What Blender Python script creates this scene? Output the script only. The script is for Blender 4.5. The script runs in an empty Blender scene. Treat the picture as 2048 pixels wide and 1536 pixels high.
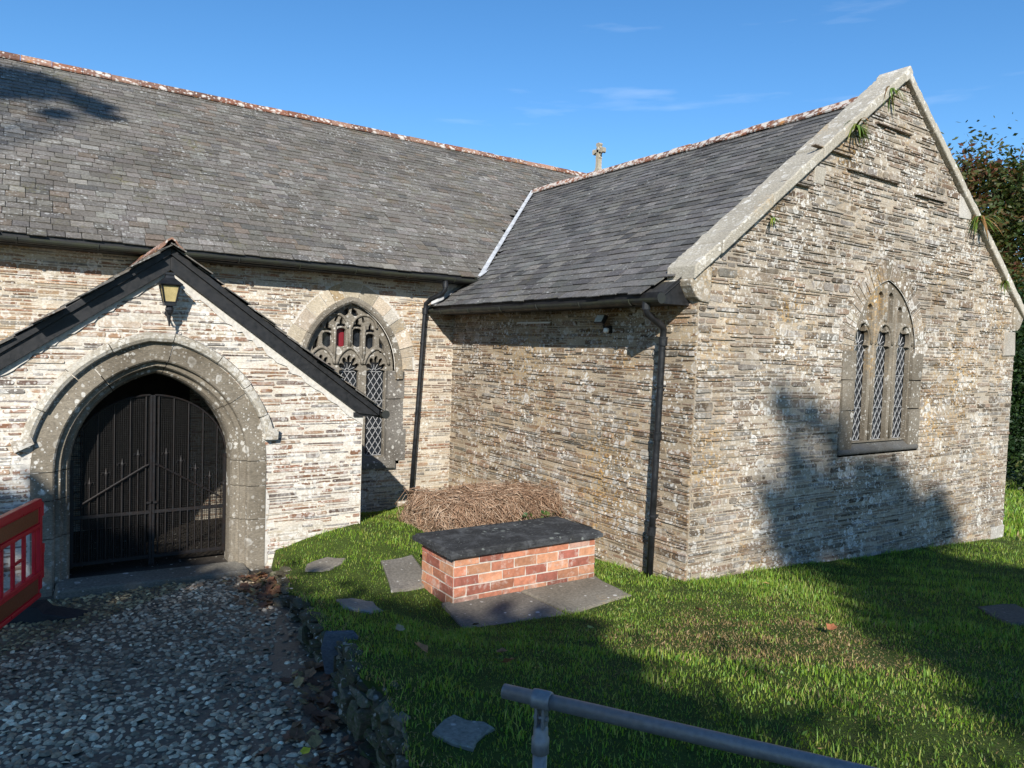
import bpy, bmesh, math, random
import numpy as np
from mathutils import Vector, Matrix
random.seed(11); RNG = np.random.default_rng(5)
SC = bpy.context.scene; COL = SC.collection

# ------------------------------------------------------------------ camera, sky, sun, exposure
SUN = Vector((-1.0, -1.5, 1.0)).normalized()
cam = bpy.data.cameras.new('camera'); camo = bpy.data.objects.new('camera', cam); COL.objects.link(camo)
cam.sensor_width = 36; cam.lens = 25.744; cam.clip_start = .05; cam.clip_end = 3000
camo.matrix_world = Matrix(((0.83139, -0.00195, -0.55569, -5.7529), (-0.55469, 0.05711, -0.83009, -10.3393),
                            (0.03336, 0.99837, 0.04640, 2.3306), (0, 0, 0, 1)))
SC.camera = camo
SC.view_settings.view_transform = 'Standard'; SC.view_settings.look = 'None'
SC.view_settings.exposure = 0.63; SC.view_settings.gamma = 1.0
W = bpy.data.worlds.new('World'); SC.world = W; W.use_nodes = True
nt = W.node_tree; nt.nodes.clear()
sky = nt.nodes.new('ShaderNodeTexSky'); sky.sky_type = 'NISHITA'; sky.sun_disc = False
sky.sun_elevation = math.asin(SUN.z); sky.sun_rotation = math.atan2(SUN.x, SUN.y)
sky.air_density = 1.0; sky.dust_density = .1; sky.ozone_density = 4.0; sky.altitude = 50
bg = nt.nodes.new('ShaderNodeBackground'); bg.inputs[1].default_value = .114
wo = nt.nodes.new('ShaderNodeOutputWorld')
# a faint wisp of cirrus
tc = nt.nodes.new('ShaderNodeTexCoord'); mp = nt.nodes.new('ShaderNodeMapping'); mp.inputs['Scale'].default_value = (2.2, 2.2, 16)
mp.inputs['Rotation'].default_value = (.12, .1, .4)
nz = nt.nodes.new('ShaderNodeTexNoise'); nz.inputs['Scale'].default_value = 1.3; nz.inputs['Detail'].default_value = 6
rp = nt.nodes.new('ShaderNodeValToRGB'); rp.color_ramp.elements[0].position = .60; rp.color_ramp.elements[1].position = .95
mx = nt.nodes.new('ShaderNodeMixRGB'); mx.inputs[2].default_value = (7, 7.5, 8, 1)
nt.links.new(tc.outputs['Generated'], mp.inputs[0]); nt.links.new(mp.outputs[0], nz.inputs[0]); nt.links.new(nz.outputs[0], rp.inputs[0])
mm = nt.nodes.new('ShaderNodeMath'); mm.operation = 'MULTIPLY'; mm.inputs[1].default_value = .5
nt.links.new(rp.outputs[0], mm.inputs[0]); nt.links.new(mm.outputs[0], mx.inputs[0])
hs = nt.nodes.new('ShaderNodeHueSaturation'); hs.inputs['Saturation'].default_value = 1.2; nt.links.new(sky.outputs[0], hs.inputs['Color']); nt.links.new(hs.outputs[0], mx.inputs[1]); nt.links.new(mx.outputs[0], bg.inputs[0]); nt.links.new(bg.outputs[0], wo.inputs[0])
sl = bpy.data.lights.new('sun', 'SUN'); sl.energy = 5.0; sl.angle = math.radians(.5); sl.color = (1, .955, .88)
so = bpy.data.objects.new('sun', sl); COL.objects.link(so); so.rotation_euler = SUN.to_track_quat('Z', 'Y').to_euler(); so.location = (-20, -30, 20)
SC.cycles.max_bounces = 6; SC.cycles.use_denoising = True

# ------------------------------------------------------------------ helpers
def sc(c, a=.88, b=1.12): k = random.uniform(a, b); return tuple(q * k for q in c)
class MB:
    def __init__(s): s.v = []; s.f = []; s.c = []
    def add(s, verts, faces, col=(1, 1, 1)):
        b = len(s.v); s.v.extend([tuple(p) for p in verts]); s.f.extend([tuple(i + b for i in f) for f in faces])
        if col is not None and len(col) == len(verts) and not isinstance(col[0], (int, float)): s.c.extend(col)
        else: s.c.extend([col] * len(verts))
    def quad(s, a, b, c, d, col=(1, 1, 1)): s.add([a, b, c, d], [(0, 1, 2, 3)], col)
    def box(s, c, size, rot=None, col=(1, 1, 1), jit=0):
        x, y, z = [q / 2 for q in size]; R = rot or Matrix.Identity(3); c = Vector(c); vs = []
        for sx in (-1, 1):
            for sy in (-1, 1):
                for sz in (-1, 1):
                    p = Vector((sx * x, sy * y, sz * z))
                    if jit: p += Vector((random.uniform(-jit, jit), random.uniform(-jit, jit), random.uniform(-jit, jit)))
                    vs.append(c + R @ p)
        s.add(vs, [(0, 1, 3, 2), (4, 6, 7, 5), (0, 4, 5, 1), (2, 3, 7, 6), (0, 2, 6, 4), (1, 5, 7, 3)], col)
    def tube(s, pts, r, n=8, col=(1, 1, 1), cap=True, closed=False):
        pts = [Vector(p) for p in pts]; rs = r if isinstance(r, (list, tuple)) else [r] * len(pts)
        up = None; vs = []; fs = []; m = len(pts)
        for i, p in enumerate(pts):
            a = pts[i - 1] if i else (pts[-1] if closed else p); b = pts[(i + 1) % m] if (i < m - 1 or closed) else p
            t = (b - a); t = t.normalized() if t.length > 1e-9 else Vector((0, 0, 1))
            if up is None: up = t.orthogonal().normalized()
            up = up - t * up.dot(t); up = up.normalized() if up.length > 1e-6 else t.orthogonal().normalized()
            w = t.cross(up)
            for k in range(n):
                an = 2 * math.pi * k / n; vs.append(p + (up * math.cos(an) + w * math.sin(an)) * rs[i])
        for i in range(m if closed else m - 1):
            for k in range(n):
                a = i * n + k; b = i * n + (k + 1) % n; j = ((i + 1) % m) * n
                fs.append((a, b, j + (k + 1) % n, j + k))
        if cap and not closed: fs.append(tuple(range(n))[::-1]); fs.append(tuple((m - 1) * n + k for k in range(n)))
        s.add(vs, fs, col)
    def lathe(s, c, prof, n=16, axis=Vector((0, 0, 1)), col=(1, 1, 1)):
        q = Vector((0, 0, 1)).rotation_difference(axis); c = Vector(c); vs = []; fs = []
        for r, h in prof:
            for k in range(n):
                a = 2 * math.pi * k / n; vs.append(c + q @ Vector((r * math.cos(a), r * math.sin(a), h)))
        for i in range(len(prof) - 1):
            for k in range(n): fs.append((i * n + k, i * n + (k + 1) % n, (i + 1) * n + (k + 1) % n, (i + 1) * n + k))
        fs.append(tuple(range(n))[::-1]); fs.append(tuple((len(prof) - 1) * n + k for k in range(n)))
        s.add(vs, fs, col)
    def prism(s, poly, d0, d1, fn, col=(1, 1, 1)):
        n = len(poly); vs = [fn(p, d0) for p in poly] + [fn(p, d1) for p in poly]
        s.add(vs, [tuple(range(n)), tuple(range(2 * n - 1, n - 1, -1))] + [(i, n + i, n + (i + 1) % n, (i + 1) % n) for i in range(n)], col)
    def rock(s, c, size, rot=None, col=(1, 1, 1), n=18, sq=.55):
        bm = bmesh.new(); R = rot or Matrix.Identity(3)
        for k in range(n):
            v = Vector((random.gauss(0, 1), random.gauss(0, 1), random.gauss(0, 1))).normalized()
            v = Vector([math.copysign(abs(q) ** sq, q) for q in v]) * random.uniform(.85, 1.05)
            bm.verts.new(Vector(c) + R @ Vector((v.x * size[0] / 2, v.y * size[1] / 2, v.z * size[2] / 2)))
        r = bmesh.ops.convex_hull(bm, input=bm.verts); 
        bmesh.ops.delete(bm, geom=[g for g in r['geom_interior'] if isinstance(g, bmesh.types.BMVert)], context='VERTS')
        bm.verts.index_update(); s.add([v.co.copy() for v in bm.verts], [tuple(v.index for v in f.verts) for f in bm.faces], col); bm.free()

def wloc(o):
    v = Vector(o.location)
    while o.parent: o = o.parent; v += Vector(o.location)
    return v
def link_mesh(name, me, mat, parent=None, origin=None, smooth=False):
    o = bpy.data.objects.new(name, me); COL.objects.link(o)
    off = None
    if parent is not None: off = wloc(parent); o.parent = parent
    elif origin is not None: off = Vector(origin); o.location = off
    if off is not None and off.length > 0: me.transform(Matrix.Translation(-off))
    if mat: me.materials.append(mat)
    if smooth: me.shade_smooth()
    return o
def obj(name, mb, mat, parent=None, origin=None, smooth=False, fix=True):
    me = bpy.data.meshes.new(name); me.from_pydata(mb.v, [], mb.f); me.update()
    if mb.c:
        a = me.attributes.new('tint', 'FLOAT_COLOR', 'POINT')
        arr = np.ones((len(mb.v), 4), np.float32); arr[:, :3] = np.array(mb.c, np.float32); a.data.foreach_set('color', arr.ravel())
    if fix and len(mb.f) < 60000:
        bm = bmesh.new(); bm.from_mesh(me); bmesh.ops.recalc_face_normals(bm, faces=bm.faces); bm.to_mesh(me); bm.free()
    return link_mesh(name, me, mat, parent, origin, smooth)
def np_mesh(name, verts, faces, tint, mat, parent=None, origin=None):   # faces: (n,k) int array
    me = bpy.data.meshes.new(name); n, k = faces.shape
    me.vertices.add(len(verts)); me.vertices.foreach_set('co', verts.astype(np.float32).ravel())
    me.loops.add(n * k); me.loops.foreach_set('vertex_index', faces.astype(np.int32).ravel())
    me.polygons.add(n); me.polygons.foreach_set('loop_start', np.arange(0, n * k, k, dtype=np.int32))
    me.update(calc_edges=True)
    a = me.attributes.new('tint', 'FLOAT_COLOR', 'POINT'); arr = np.ones((len(verts), 4), np.float32); arr[:, :3] = tint
    a.data.foreach_set('color', arr.ravel())
    return link_mesh(name, me, mat, parent, origin)
def tag(o, label=None, cat=None, group=None, kind=None):
    if label: o['label'] = label
    if cat: o['category'] = cat
    if group: o['group'] = group
    if kind: o['kind'] = kind
    return o
def empty(name, loc, label, cat, group=None):
    o = bpy.data.objects.new(name, None); COL.objects.link(o); o.location = loc; o.empty_display_size = .1
    return tag(o, label, cat, group)
def bevel(o, w, seg=2):
    m = o.modifiers.new('bevel', 'BEVEL'); m.width = w; m.segments = seg; m.limit_method = 'ANGLE'; m.angle_limit = math.radians(35); return o

# ------------------------------------------------------------------ materials
class NT:
    def __init__(s, name):
        s.m = bpy.data.materials.new(name); s.m.use_nodes = True; s.t = s.m.node_tree; s.n = s.t.nodes; s.l = s.t.links
        s.p = s.n['Principled BSDF']; s.co = s.n.new('ShaderNodeTexCoord').outputs['Object']
    def lk(s, a, b): s.l.new(a, b)
    def noise(s, scale, detail=4, rough=.55, dist=0, vec=None):
        n = s.n.new('ShaderNodeTexNoise'); n.inputs['Scale'].default_value = scale; n.inputs['Detail'].default_value = detail
        n.inputs['Roughness'].default_value = rough; n.inputs['Distortion'].default_value = dist; s.lk(vec or s.co, n.inputs['Vector']); return n.outputs['Fac']
    def ramp(s, f, a, b, ca=(0, 0, 0), cb=(1, 1, 1)):
        r = s.n.new('ShaderNodeValToRGB'); e = r.color_ramp.elements; e[0].position = a; e[1].position = b
        e[0].color = (*ca, 1); e[1].color = (*cb, 1); s.lk(f, r.inputs[0]); return r.outputs[0]
    def mix(s, f, a, b, mode='MIX'):
        n = s.n.new('ShaderNodeMixRGB'); n.blend_type = mode
        for i, q in ((0, f), (1, a), (2, b)):
            if isinstance(q, (int, float)): n.inputs[i].default_value = q if i == 0 else (q, q, q, 1)
            elif isinstance(q, tuple): n.inputs[i].default_value = (*q, 1)
            else: s.lk(q, n.inputs[i])
        return n.outputs[0]
    def math(s, op, a, b=0, c=None):
        n = s.n.new('ShaderNodeMath'); n.operation = op
        for i, q in ((0, a), (1, b), (2, c)):
            if q is None: continue
            if isinstance(q, (int, float)): n.inputs[i].default_value = q
            else: s.lk(q, n.inputs[i])
        return n.outputs[0]
    def attr(s, name='tint'):
        n = s.n.new('ShaderNodeAttribute'); n.attribute_name = name; return n.outputs['Color']
    def mapped(s, scale):
        n = s.n.new('ShaderNodeMapping'); n.inputs['Scale'].default_value = scale; s.lk(s.co, n.inputs[0]); return n.outputs[0]
    def spots(s, scale, amount, soft=.06, jit=.35, ring=False):   # round lichen patches: random radius per cell
        nn = s.n.new('ShaderNodeTexNoise'); nn.inputs['Scale'].default_value = scale * 2.2; nn.inputs['Detail'].default_value = 3; s.lk(s.co, nn.inputs['Vector'])
        va = s.n.new('ShaderNodeVectorMath'); va.operation = 'SCALE'; va.inputs['Scale'].default_value = jit / scale; s.lk(nn.outputs['Color'], va.inputs[0])
        vb = s.n.new('ShaderNodeVectorMath'); vb.operation = 'ADD'; s.lk(s.co, vb.inputs[0]); s.lk(va.outputs[0], vb.inputs[1])
        v = s.n.new('ShaderNodeTexVoronoi'); v.inputs['Scale'].default_value = scale; s.lk(vb.outputs[0], v.inputs['Vector'])
        sp = s.n.new('ShaderNodeSeparateColor'); s.lk(v.outputs['Color'], sp.inputs[0])
        rad = s.math('MULTIPLY_ADD', sp.outputs[0], .62, amount - .62)
        d = s.math('SUBTRACT', rad, v.outputs['Distance'])
        r = s.n.new('ShaderNodeMapRange'); r.inputs['From Min'].default_value = 0; r.inputs['From Max'].default_value = soft; s.lk(d, r.inputs['Value'])
        if ring:
            q = s.n.new('ShaderNodeMapRange'); q.inputs['From Min'].default_value = .10; q.inputs['From Max'].default_value = .2; q.inputs['To Min'].default_value = 1; q.inputs['To Max'].default_value = .4; s.lk(d, q.inputs['Value']); return s.math('MULTIPLY', r.outputs[0], q.outputs[0])
        return r.outputs[0]
    def bump(s, h, strength=.4, dist=.01, prev=None):
        b = s.n.new('ShaderNodeBump'); b.inputs['Strength'].default_value = strength; b.inputs['Distance'].default_value = dist
        s.lk(h, b.inputs['Height']); 
        if prev is not None: s.lk(prev, b.inputs['Normal'])
        return b.outputs[0]
    def done(s, col, rough=.9, normal=None, metal=0, spec=.3):
        if isinstance(col, tuple): s.p.inputs['Base Color'].default_value = (*col, 1)
        else: s.lk(col, s.p.inputs['Base Color'])
        if isinstance(rough, (int, float)): s.p.inputs['Roughness'].default_value = rough
        else: s.lk(rough, s.p.inputs['Roughness'])
        s.p.inputs['Metallic'].default_value = metal; s.p.inputs['Specular IOR Level'].default_value = spec
        if normal is not None: s.lk(normal, s.p.inputs['Normal'])
        return s.m

def m_masonry(name, white, orange, ocol=(.46, .27, .07), base=None, wcol=(.66, .645, .6), dark=.5, smear=0.0, mcol=(.4, .35, .27)):
    t = NT(name); c = t.mix(1, t.attr(), (1.02, .975, .915), 'MULTIPLY')
    f = t.noise(38, 5, .65, vec=t.mapped((1, 1, 2.4))); c = t.mix(1.0, c, t.ramp(f, .25, .75, (.55, .55, .55), (1.4, 1.38, 1.34)), 'MULTIPLY')
    big = t.noise(1.1, 4, .6); c = t.mix(dark, c, t.ramp(big, .35, .65, (.5, .47, .43), (1.2, 1.2, 1.2)), 'MULTIPLY')
    om = t.math('MULTIPLY', t.ramp(t.noise(.9, 3, .6, vec=t.mapped((1, 1, .8))), .62 - orange * .35, .8 - orange * .25), t.ramp(t.noise(26, 4, .7), .47, .6))
    c = t.mix(t.math('MULTIPLY', om, .8), c, ocol)
    patch = t.ramp(t.noise(1.6, 4, .65), .36, .66, (.12,) * 3, (1,) * 3); c = t.mix(t.math('MULTIPLY', t.ramp(t.noise(5.5, 5, .7, .4, vec=t.mapped((1, 1, 1.6))), .46, .66), smear), c, mcol)
    w = t.math('MAXIMUM', t.spots(7.0, white + .03, .07, ring=True), t.math('MAXIMUM', t.spots(19, white + .06, .1), t.spots(40, white + .02, .15)))
    w = t.math('MULTIPLY', t.math('MULTIPLY', w, patch), t.ramp(t.noise(60, 3, .7), .3, .55, (.45,) * 3, (1,) * 3))
    c = t.mix(t.math('MULTIPLY', w, .92), c, wcol)
    nb = t.bump(t.noise(55, 5, .7), .5, .006); nb = t.bump(t.noise(230, 2), .3, .002, nb)
    return t.done(c, .95, nb, spec=.15)
M = {}
M['porch_wall'] = m_masonry('porch_masonry', .60, .05, smear=.42, mcol=(.50, .47, .43))
M['nave_wall'] = m_masonry('nave_masonry', .50, .28, smear=.42, mcol=(.45, .42, .365))
M['side_wall'] = m_masonry('transept_side_masonry', .53, .38, smear=.45, mcol=(.33, .285, .225))
M['gable_wall'] = m_masonry('gable_masonry', .51, .34, smear=.5, mcol=(.31, .28, .24))
M['dress_dark'] = m_masonry('greenstone_dressing', .38, .12, dark=.75)
M['granite'] = m_masonry('granite_dressing', .34, .22)
M['coping'] = m_masonry('granite_coping', .42, .12, dark=.25)
M['porch_dress'] = m_masonry('porch_dressing', .40, .06, dark=.8)
M['rubble'] = m_masonry('rubble_stone', .34, .75, ocol=(.05, .075, .018))
M['flat_stone'] = m_masonry('flat_stone', .22, .05)
M['tomb_slab'] = m_masonry('slate_ledger', .3, .05, wcol=(.26, .28, .25), smear=.6, mcol=(.10, .103, .105))

def m_slate(name, wh, moss, rough):
    t = NT(name); c = t.attr()
    c = t.mix(1, c, t.ramp(t.noise(34, 6, .75), .3, .7, (.5,) * 3, (1.5,) * 3), 'MULTIPLY')
    c = t.mix(.5, c, t.ramp(t.noise(.8, 4, .6), .35, .65, (.7, .68, .64), (1.2, 1.2, 1.22)), 'MULTIPLY')
    w = t.math('MAXIMUM', t.spots(14, wh, .1), t.spots(33, wh + .03, .15)); w = t.math('MULTIPLY', w, t.ramp(t.noise(2.2, 3), .4, .65))
    c = t.mix(t.math('MULTIPLY', w, .7), c, (.42, .42, .4))
    mo = t.math('MULTIPLY', t.ramp(t.noise(1.3, 4, .65), .72 - moss, .86 - moss), t.ramp(t.noise(21, 3), .45, .62))
    c = t.mix(t.math('MULTIPLY', mo, .7), c, (.13, .12, .055))
    return t.done(c, rough, t.bump(t.noise(60, 5, .75), .6, .006), spec=.18)
M['nave_slate'] = m_slate('weathered_slate', .46, .16, .85)
M['trans_slate'] = m_slate('blue_slate', .34, .09, .75)
def m_ridge(name, wh):
    t = NT(name); c = t.attr()
    c = t.mix(1, c, t.ramp(t.noise(25, 5, .65), .25, .75, (.6,) * 3, (1.4,) * 3), 'MULTIPLY')
    w = t.math('MAXIMUM', t.spots(8, wh, .2), t.spots(19, wh + .05, .25)); c = t.mix(t.math('MULTIPLY', w, .9), c, (.50, .465, .42))
    c = t.mix(t.math('MULTIPLY', t.ramp(t.noise(9, 3), .6, .7), .6), c, (.45, .2, .04))
    return t.done(c, .9, t.bump(t.noise(60, 4), .4, .005), spec=.15)
M['nave_ridge'] = m_ridge('clay_ridge_tile', .58); M['trans_ridge'] = m_ridge('lichened_ridge_tile', .76)

def m_plain(name, col, rough=.6, metal=0, var=.25, scale=20, bump=.15, spec=.4, col2=None):
    t = NT(name); f = t.noise(scale, 5, .65)
    c2 = col2 or tuple(q * (1 - var) for q in col); c = t.mix(t.ramp(f, .35, .65), c2, tuple(min(1, q * (1 + var * .6)) for q in col))
    return t.done(c, t.ramp(t.noise(scale * 2, 3), .3, .7, (max(0, rough - .12),) * 3, (min(1, rough + .12),) * 3), t.bump(t.noise(scale * 4, 3), bump, .003), metal, spec)
def m_tint(name, rough=.8, var=.35, scale=40, bump=.3, spec=.25, bd=.004):
    t = NT(name); c = t.mix(1, t.attr(), t.ramp(t.noise(scale, 4, .65), .25, .75, (1 - var,) * 3, (1 + var,) * 3), 'MULTIPLY')
    return t.done(c, rough, t.bump(t.noise(scale * 2, 4), bump, bd), spec=spec)
M['black_paint'] = m_plain('black_paint', (.012, .013, .015), .42, var=.4, scale=9)
M['gutter'] = m_plain('gutter_paint', (.014, .015, .014), .55, var=.5, scale=6, col2=(.03, .033, .02))
M['board'] = m_plain('black_board', (.013, .013, .014), .55, var=.4, scale=14)
M['iron'] = m_plain('wrought_iron', (.009, .0095, .011), .5, .2, scale=30, col2=(.014, .009, .007))
M['wire'] = m_plain('wire_mesh', (.022, .02, .018), .45, .3, scale=30, col2=(.009, .007, .006))
M['lead'] = m_plain('lead_sheet', (.42, .43, .44), .55, .0, scale=8, var=.3)
M['came'] = m_plain('lead_came', (.40, .40, .40), .55, .2, var=.2)
M['galv'] = m_plain('galvanised_steel', (.21, .215, .225), .48, .45, scale=60, var=.18)
M['rubber'] = m_plain('black_rubber', (.02, .02, .022), .8)
M['red_plastic'] = m_plain('red_plastic', (.55, .014, .026), .38, var=.12, scale=5, bump=.02)
M['reflective'] = m_plain('orange_reflective_sheet', (.22, .06, .022), .4, var=.2, scale=60)
M['white_plastic'] = m_plain('white_plastic', (.7, .7, .68), .5, var=.1)
M['amber'] = m_plain('amber_glass', (.40, .32, .15), .25, var=.15, scale=12, bump=.05, spec=.6)
M['soil_and_shaded_wall'] = m_plain('soil_and_shaded_wall', (.05, .038, .026), .95, var=.5, scale=12, bump=.6)  # bare earth; its dark tone also paints shade on the porch walls
M['timber'] = m_plain('dark_timber', (.03, .02, .014), .7, var=.4, scale=16)
M['leaf'] = m_tint('fallen_leaf', .75, .35, 30); M['twig'] = m_tint('dry_twig', .85, .25, 25)
M['pebble'] = m_tint('cobble', .62, .45, 45, .4, .35)
M['mortar'] = m_plain('lime_mortar', (.50, .47, .42), .95, var=.2, scale=25, bump=.5)
M['bark'] = m_plain('bark', (.06, .047, .035), .9, var=.45, scale=9, bump=.8)
t = NT('window_glass'); M['glass'] = t.done(t.ramp(t.noise(7, 2), .3, .7, (.006, .008, .011), (.02, .024, .03)), .16, t.bump(t.noise(12, 2), .25, .01), spec=.5)
t = NT('red_glass'); M['red_glass'] = t.done((.16, .012, .02), .3, spec=.4)
t = NT('floodlight_glass'); M['lampglass'] = t.done(t.ramp(t.noise(40, 2), .3, .7, (.35, .38, .36), (.6, .62, .6)), .2)
def m_leaf(name, trans=.3, rough=.55):
    t = NT(name); a = t.attr(); t.done(a, rough, spec=.35)
    tr = t.n.new('ShaderNodeBsdfTranslucent'); t.lk(t.mix(1, a, (1.6, 1.7, .7), 'MULTIPLY'), tr.inputs[0])
    ms = t.n.new('ShaderNodeMixShader'); ms.inputs[0].default_value = trans; t.lk(t.p.outputs[0], ms.inputs[1]); t.lk(tr.outputs[0], ms.inputs[2])
    t.lk(ms.outputs[0], t.n['Material Output'].inputs[0]); return t.m
M['foliage'] = m_leaf('foliage'); M['grass'] = m_leaf('grass_blade', .3, .5)
# ground: earth and short turf; brick
t = NT('turf'); c = t.mix(t.ramp(t.noise(3.5, 6, .7), .35, .65), (.035, .055, .012), (.06, .085, .018)); c = t.mix(t.math('MULTIPLY', t.ramp(t.noise(1.1, 5, .7), .55, .75), .6), c, (.085, .07, .035))
M['turf'] = t.done(c, .95, t.bump(t.noise(40, 5, .7), .8, .03), spec=.1)
t = NT('brick'); c = t.mix(1, t.attr(), t.ramp(t.noise(22, 5, .7), .25, .75, (.7,) * 3, (1.3,) * 3), 'MULTIPLY')
geo = t.n.new('ShaderNodeSeparateXYZ'); t.lk(t.co, geo.inputs[0])
c = t.mix(t.math('MULTIPLY', t.ramp(t.noise(9, 4, .7), .53, .72), .7), c, (.5, .42, .36))
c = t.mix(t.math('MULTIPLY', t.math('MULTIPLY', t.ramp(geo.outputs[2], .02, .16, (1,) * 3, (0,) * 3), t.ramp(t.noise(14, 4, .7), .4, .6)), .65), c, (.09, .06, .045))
M['brick'] = t.done(c, .9, t.bump(t.noise(60, 4), .4, .004), spec=.2)
t = NT('path_earth'); c = t.mix(t.ramp(t.noise(5, 5, .7), .35, .65), (.045, .04, .034), (.085, .078, .066)); M['path_earth'] = t.done(c, .95, t.bump(t.noise(50, 5, .7), .8, .01), spec=.15)

# ------------------------------------------------------------------ terrain functions
EY = np.array([-400, -60, -10, -8.5, -7.08, -6.43, -5.57, -5.1, -4.44, -3.59, -2.76, -2.36, 40, 400])
EX = np.array([-4.9, -4.9, -4.8, -4.55, -4.29, -4.17, -4.02, -3.97, -3.86, -3.72, -3.55, -3.50, -3.5, -3.5])
def xe(y): return np.interp(y, EY, EX) + .035 * np.sin(np.asarray(y) * 5.1) + .02 * np.sin(np.asarray(y) * 11.7)
def zpath(x, y): 
    y = np.clip(np.asarray(y, float), -30, -2.34); return -.13 - .08 * (y + 2.34) + .012 * np.sin(np.asarray(x) * 1.7 + y)
CP = np.array([(-2.5, -2.4, .27), (-3.1, -2.4, .15), (-3.4, -2.6, .0), (-3.6, -3.2, .05), (-3.62, -3.7, .12), (-3.8, -4.4, .2), (-3.85, -5.2, .31), (-4, -6.2, .47), (-4.1, -7.2, .57), (-4.35, -8.5, .67), (-4.7, -10.5, .78),
    (0, -5.2, 0), (0, -4.58, -.09), (0, -3.69, -.17), (0, -3, .0), (-1.37, -.05, -.24), (-.69, -.05, -.12), (-2.1, -.8, .02), (-1.8, -2.1, .14), (-.6, -2.2, .12), (-1.6, -3.2, .12), (-.2, -2.9, .05),
    (-2.9, -5.2, .03), (-2.7, -4.2, .0), (-2.4, -3.7, .03), (-1.6, -5.3, .0), (-.8, -5.1, 0), (-.6, -4.2, -.05), (-1.6, -3.9, .02), (-2.7, -3.2, .14), (-2.2, -4.9, -.005), (-1.2, -4.9, -.005),
    (7.2, -5.2, -.39), (3.6, -5.2, -.2), (3, -8, .12), (0, -7, .2), (-2, -7.5, .42), (0, -9, .4), (-3, -9, .62), (-3, -12, .8), (4, -12, .35),
    (10, -5, -.6), (10, 0, -.8), (10, -10, -.25), (20, 2, -1.5), (20, -12, -1), (40, 10, -2.2), (40, -20, -2), (-4.8, -30, 1.4), (10, -30, .6), (60, 40, -3)], float)
_D = np.linalg.norm(CP[:, None, :2] - CP[None, :, :2], axis=2); _A = np.block([[_D, np.ones((len(CP), 1))], [np.ones((1, len(CP))), np.zeros((1, 1))]])
_w = np.linalg.solve(_A, np.append(CP[:, 2], 0))
def zgrass(x, y):
    x = np.asarray(x, float); y = np.asarray(y, float); sh = np.broadcast(x, y).shape
    xf = np.clip(np.broadcast_to(x, sh).ravel(), -60, 60); yf = np.clip(np.broadcast_to(y, sh).ravel(), -60, 60); o = np.zeros(len(xf))
    for i in range(len(CP)): o += _w[i] * np.hypot(xf - CP[i, 0], yf - CP[i, 1])
    o += _w[-1] + .012 * np.sin(xf * 2.3 + 1) * np.sin(yf * 2.9) + .006 * np.sin(xf * 7.1) * np.sin(yf * 6.3 + 2)
    return o.reshape(sh)
def zg(x, y): return float(zgrass(x, y))
def zp(x, y): return float(zpath(x, y))
# the ground: one sheet to the horizon, its columns follow the path edge
far = [7, 9, 12, 16, 22, 32, 50, 90, 180, 400]
offs = np.concatenate([[-f for f in far[::-1]], np.linspace(-5.5, -.5, 14), [-.2, -.06, .0, .05, .1, .2], np.linspace(.35, 14, 92), [15, 17, 20, 24, 30, 40, 60, 110, 220, 420]])
ys = np.concatenate([[-400, -200, -100, -60, -40, -28, -20, -16], np.linspace(-13.5, .9, 130), [2, 4, 7, 11, 16, 22, 30, 45, 80, 160, 400]])
OX, YY = np.meshgrid(offs, ys); XX = xe(YY) + OX
lo = zpath(XX, YY) - .03; hi = zgrass(XX, YY); sm = np.clip(OX / .05, 0, 1); ZZ = lo * (1 - sm) + np.where(OX < .25, np.maximum(hi, lo), hi) * sm
V = np.stack([XX, YY, ZZ], -1).reshape(-1, 3); ny, nx = XX.shape
idx = np.arange(ny * nx).reshape(ny, nx); F = np.stack([idx[:-1, :-1], idx[:-1, 1:], idx[1:, 1:], idx[1:, :-1]], -1).reshape(-1, 4)
g = np_mesh('ground', V, F, np.ones(3), M['turf']); g.data.shade_smooth(); tag(g, kind='structure')

def inpoly(x, y, poly):
    r = np.zeros(len(x), bool); n = len(poly)
    for i in range(n):
        (x1, y1), (x2, y2) = poly[i], poly[(i + 1) % n]; c = ((y1 > y) != (y2 > y)) & (x < (x2 - x1) * (y - y1) / (y2 - y1 + 1e-12) + x1); r ^= c
    return r
def vnoise(x, y, s):
    return (np.sin(x * s * 1.3 + 1.7 * np.sin(y * s * .9 + 2)) + np.sin(y * s * 1.1 + 1.9 * np.sin(x * s * .8)) + np.sin((x + y) * s * .7 + 3)) / 3
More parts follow.
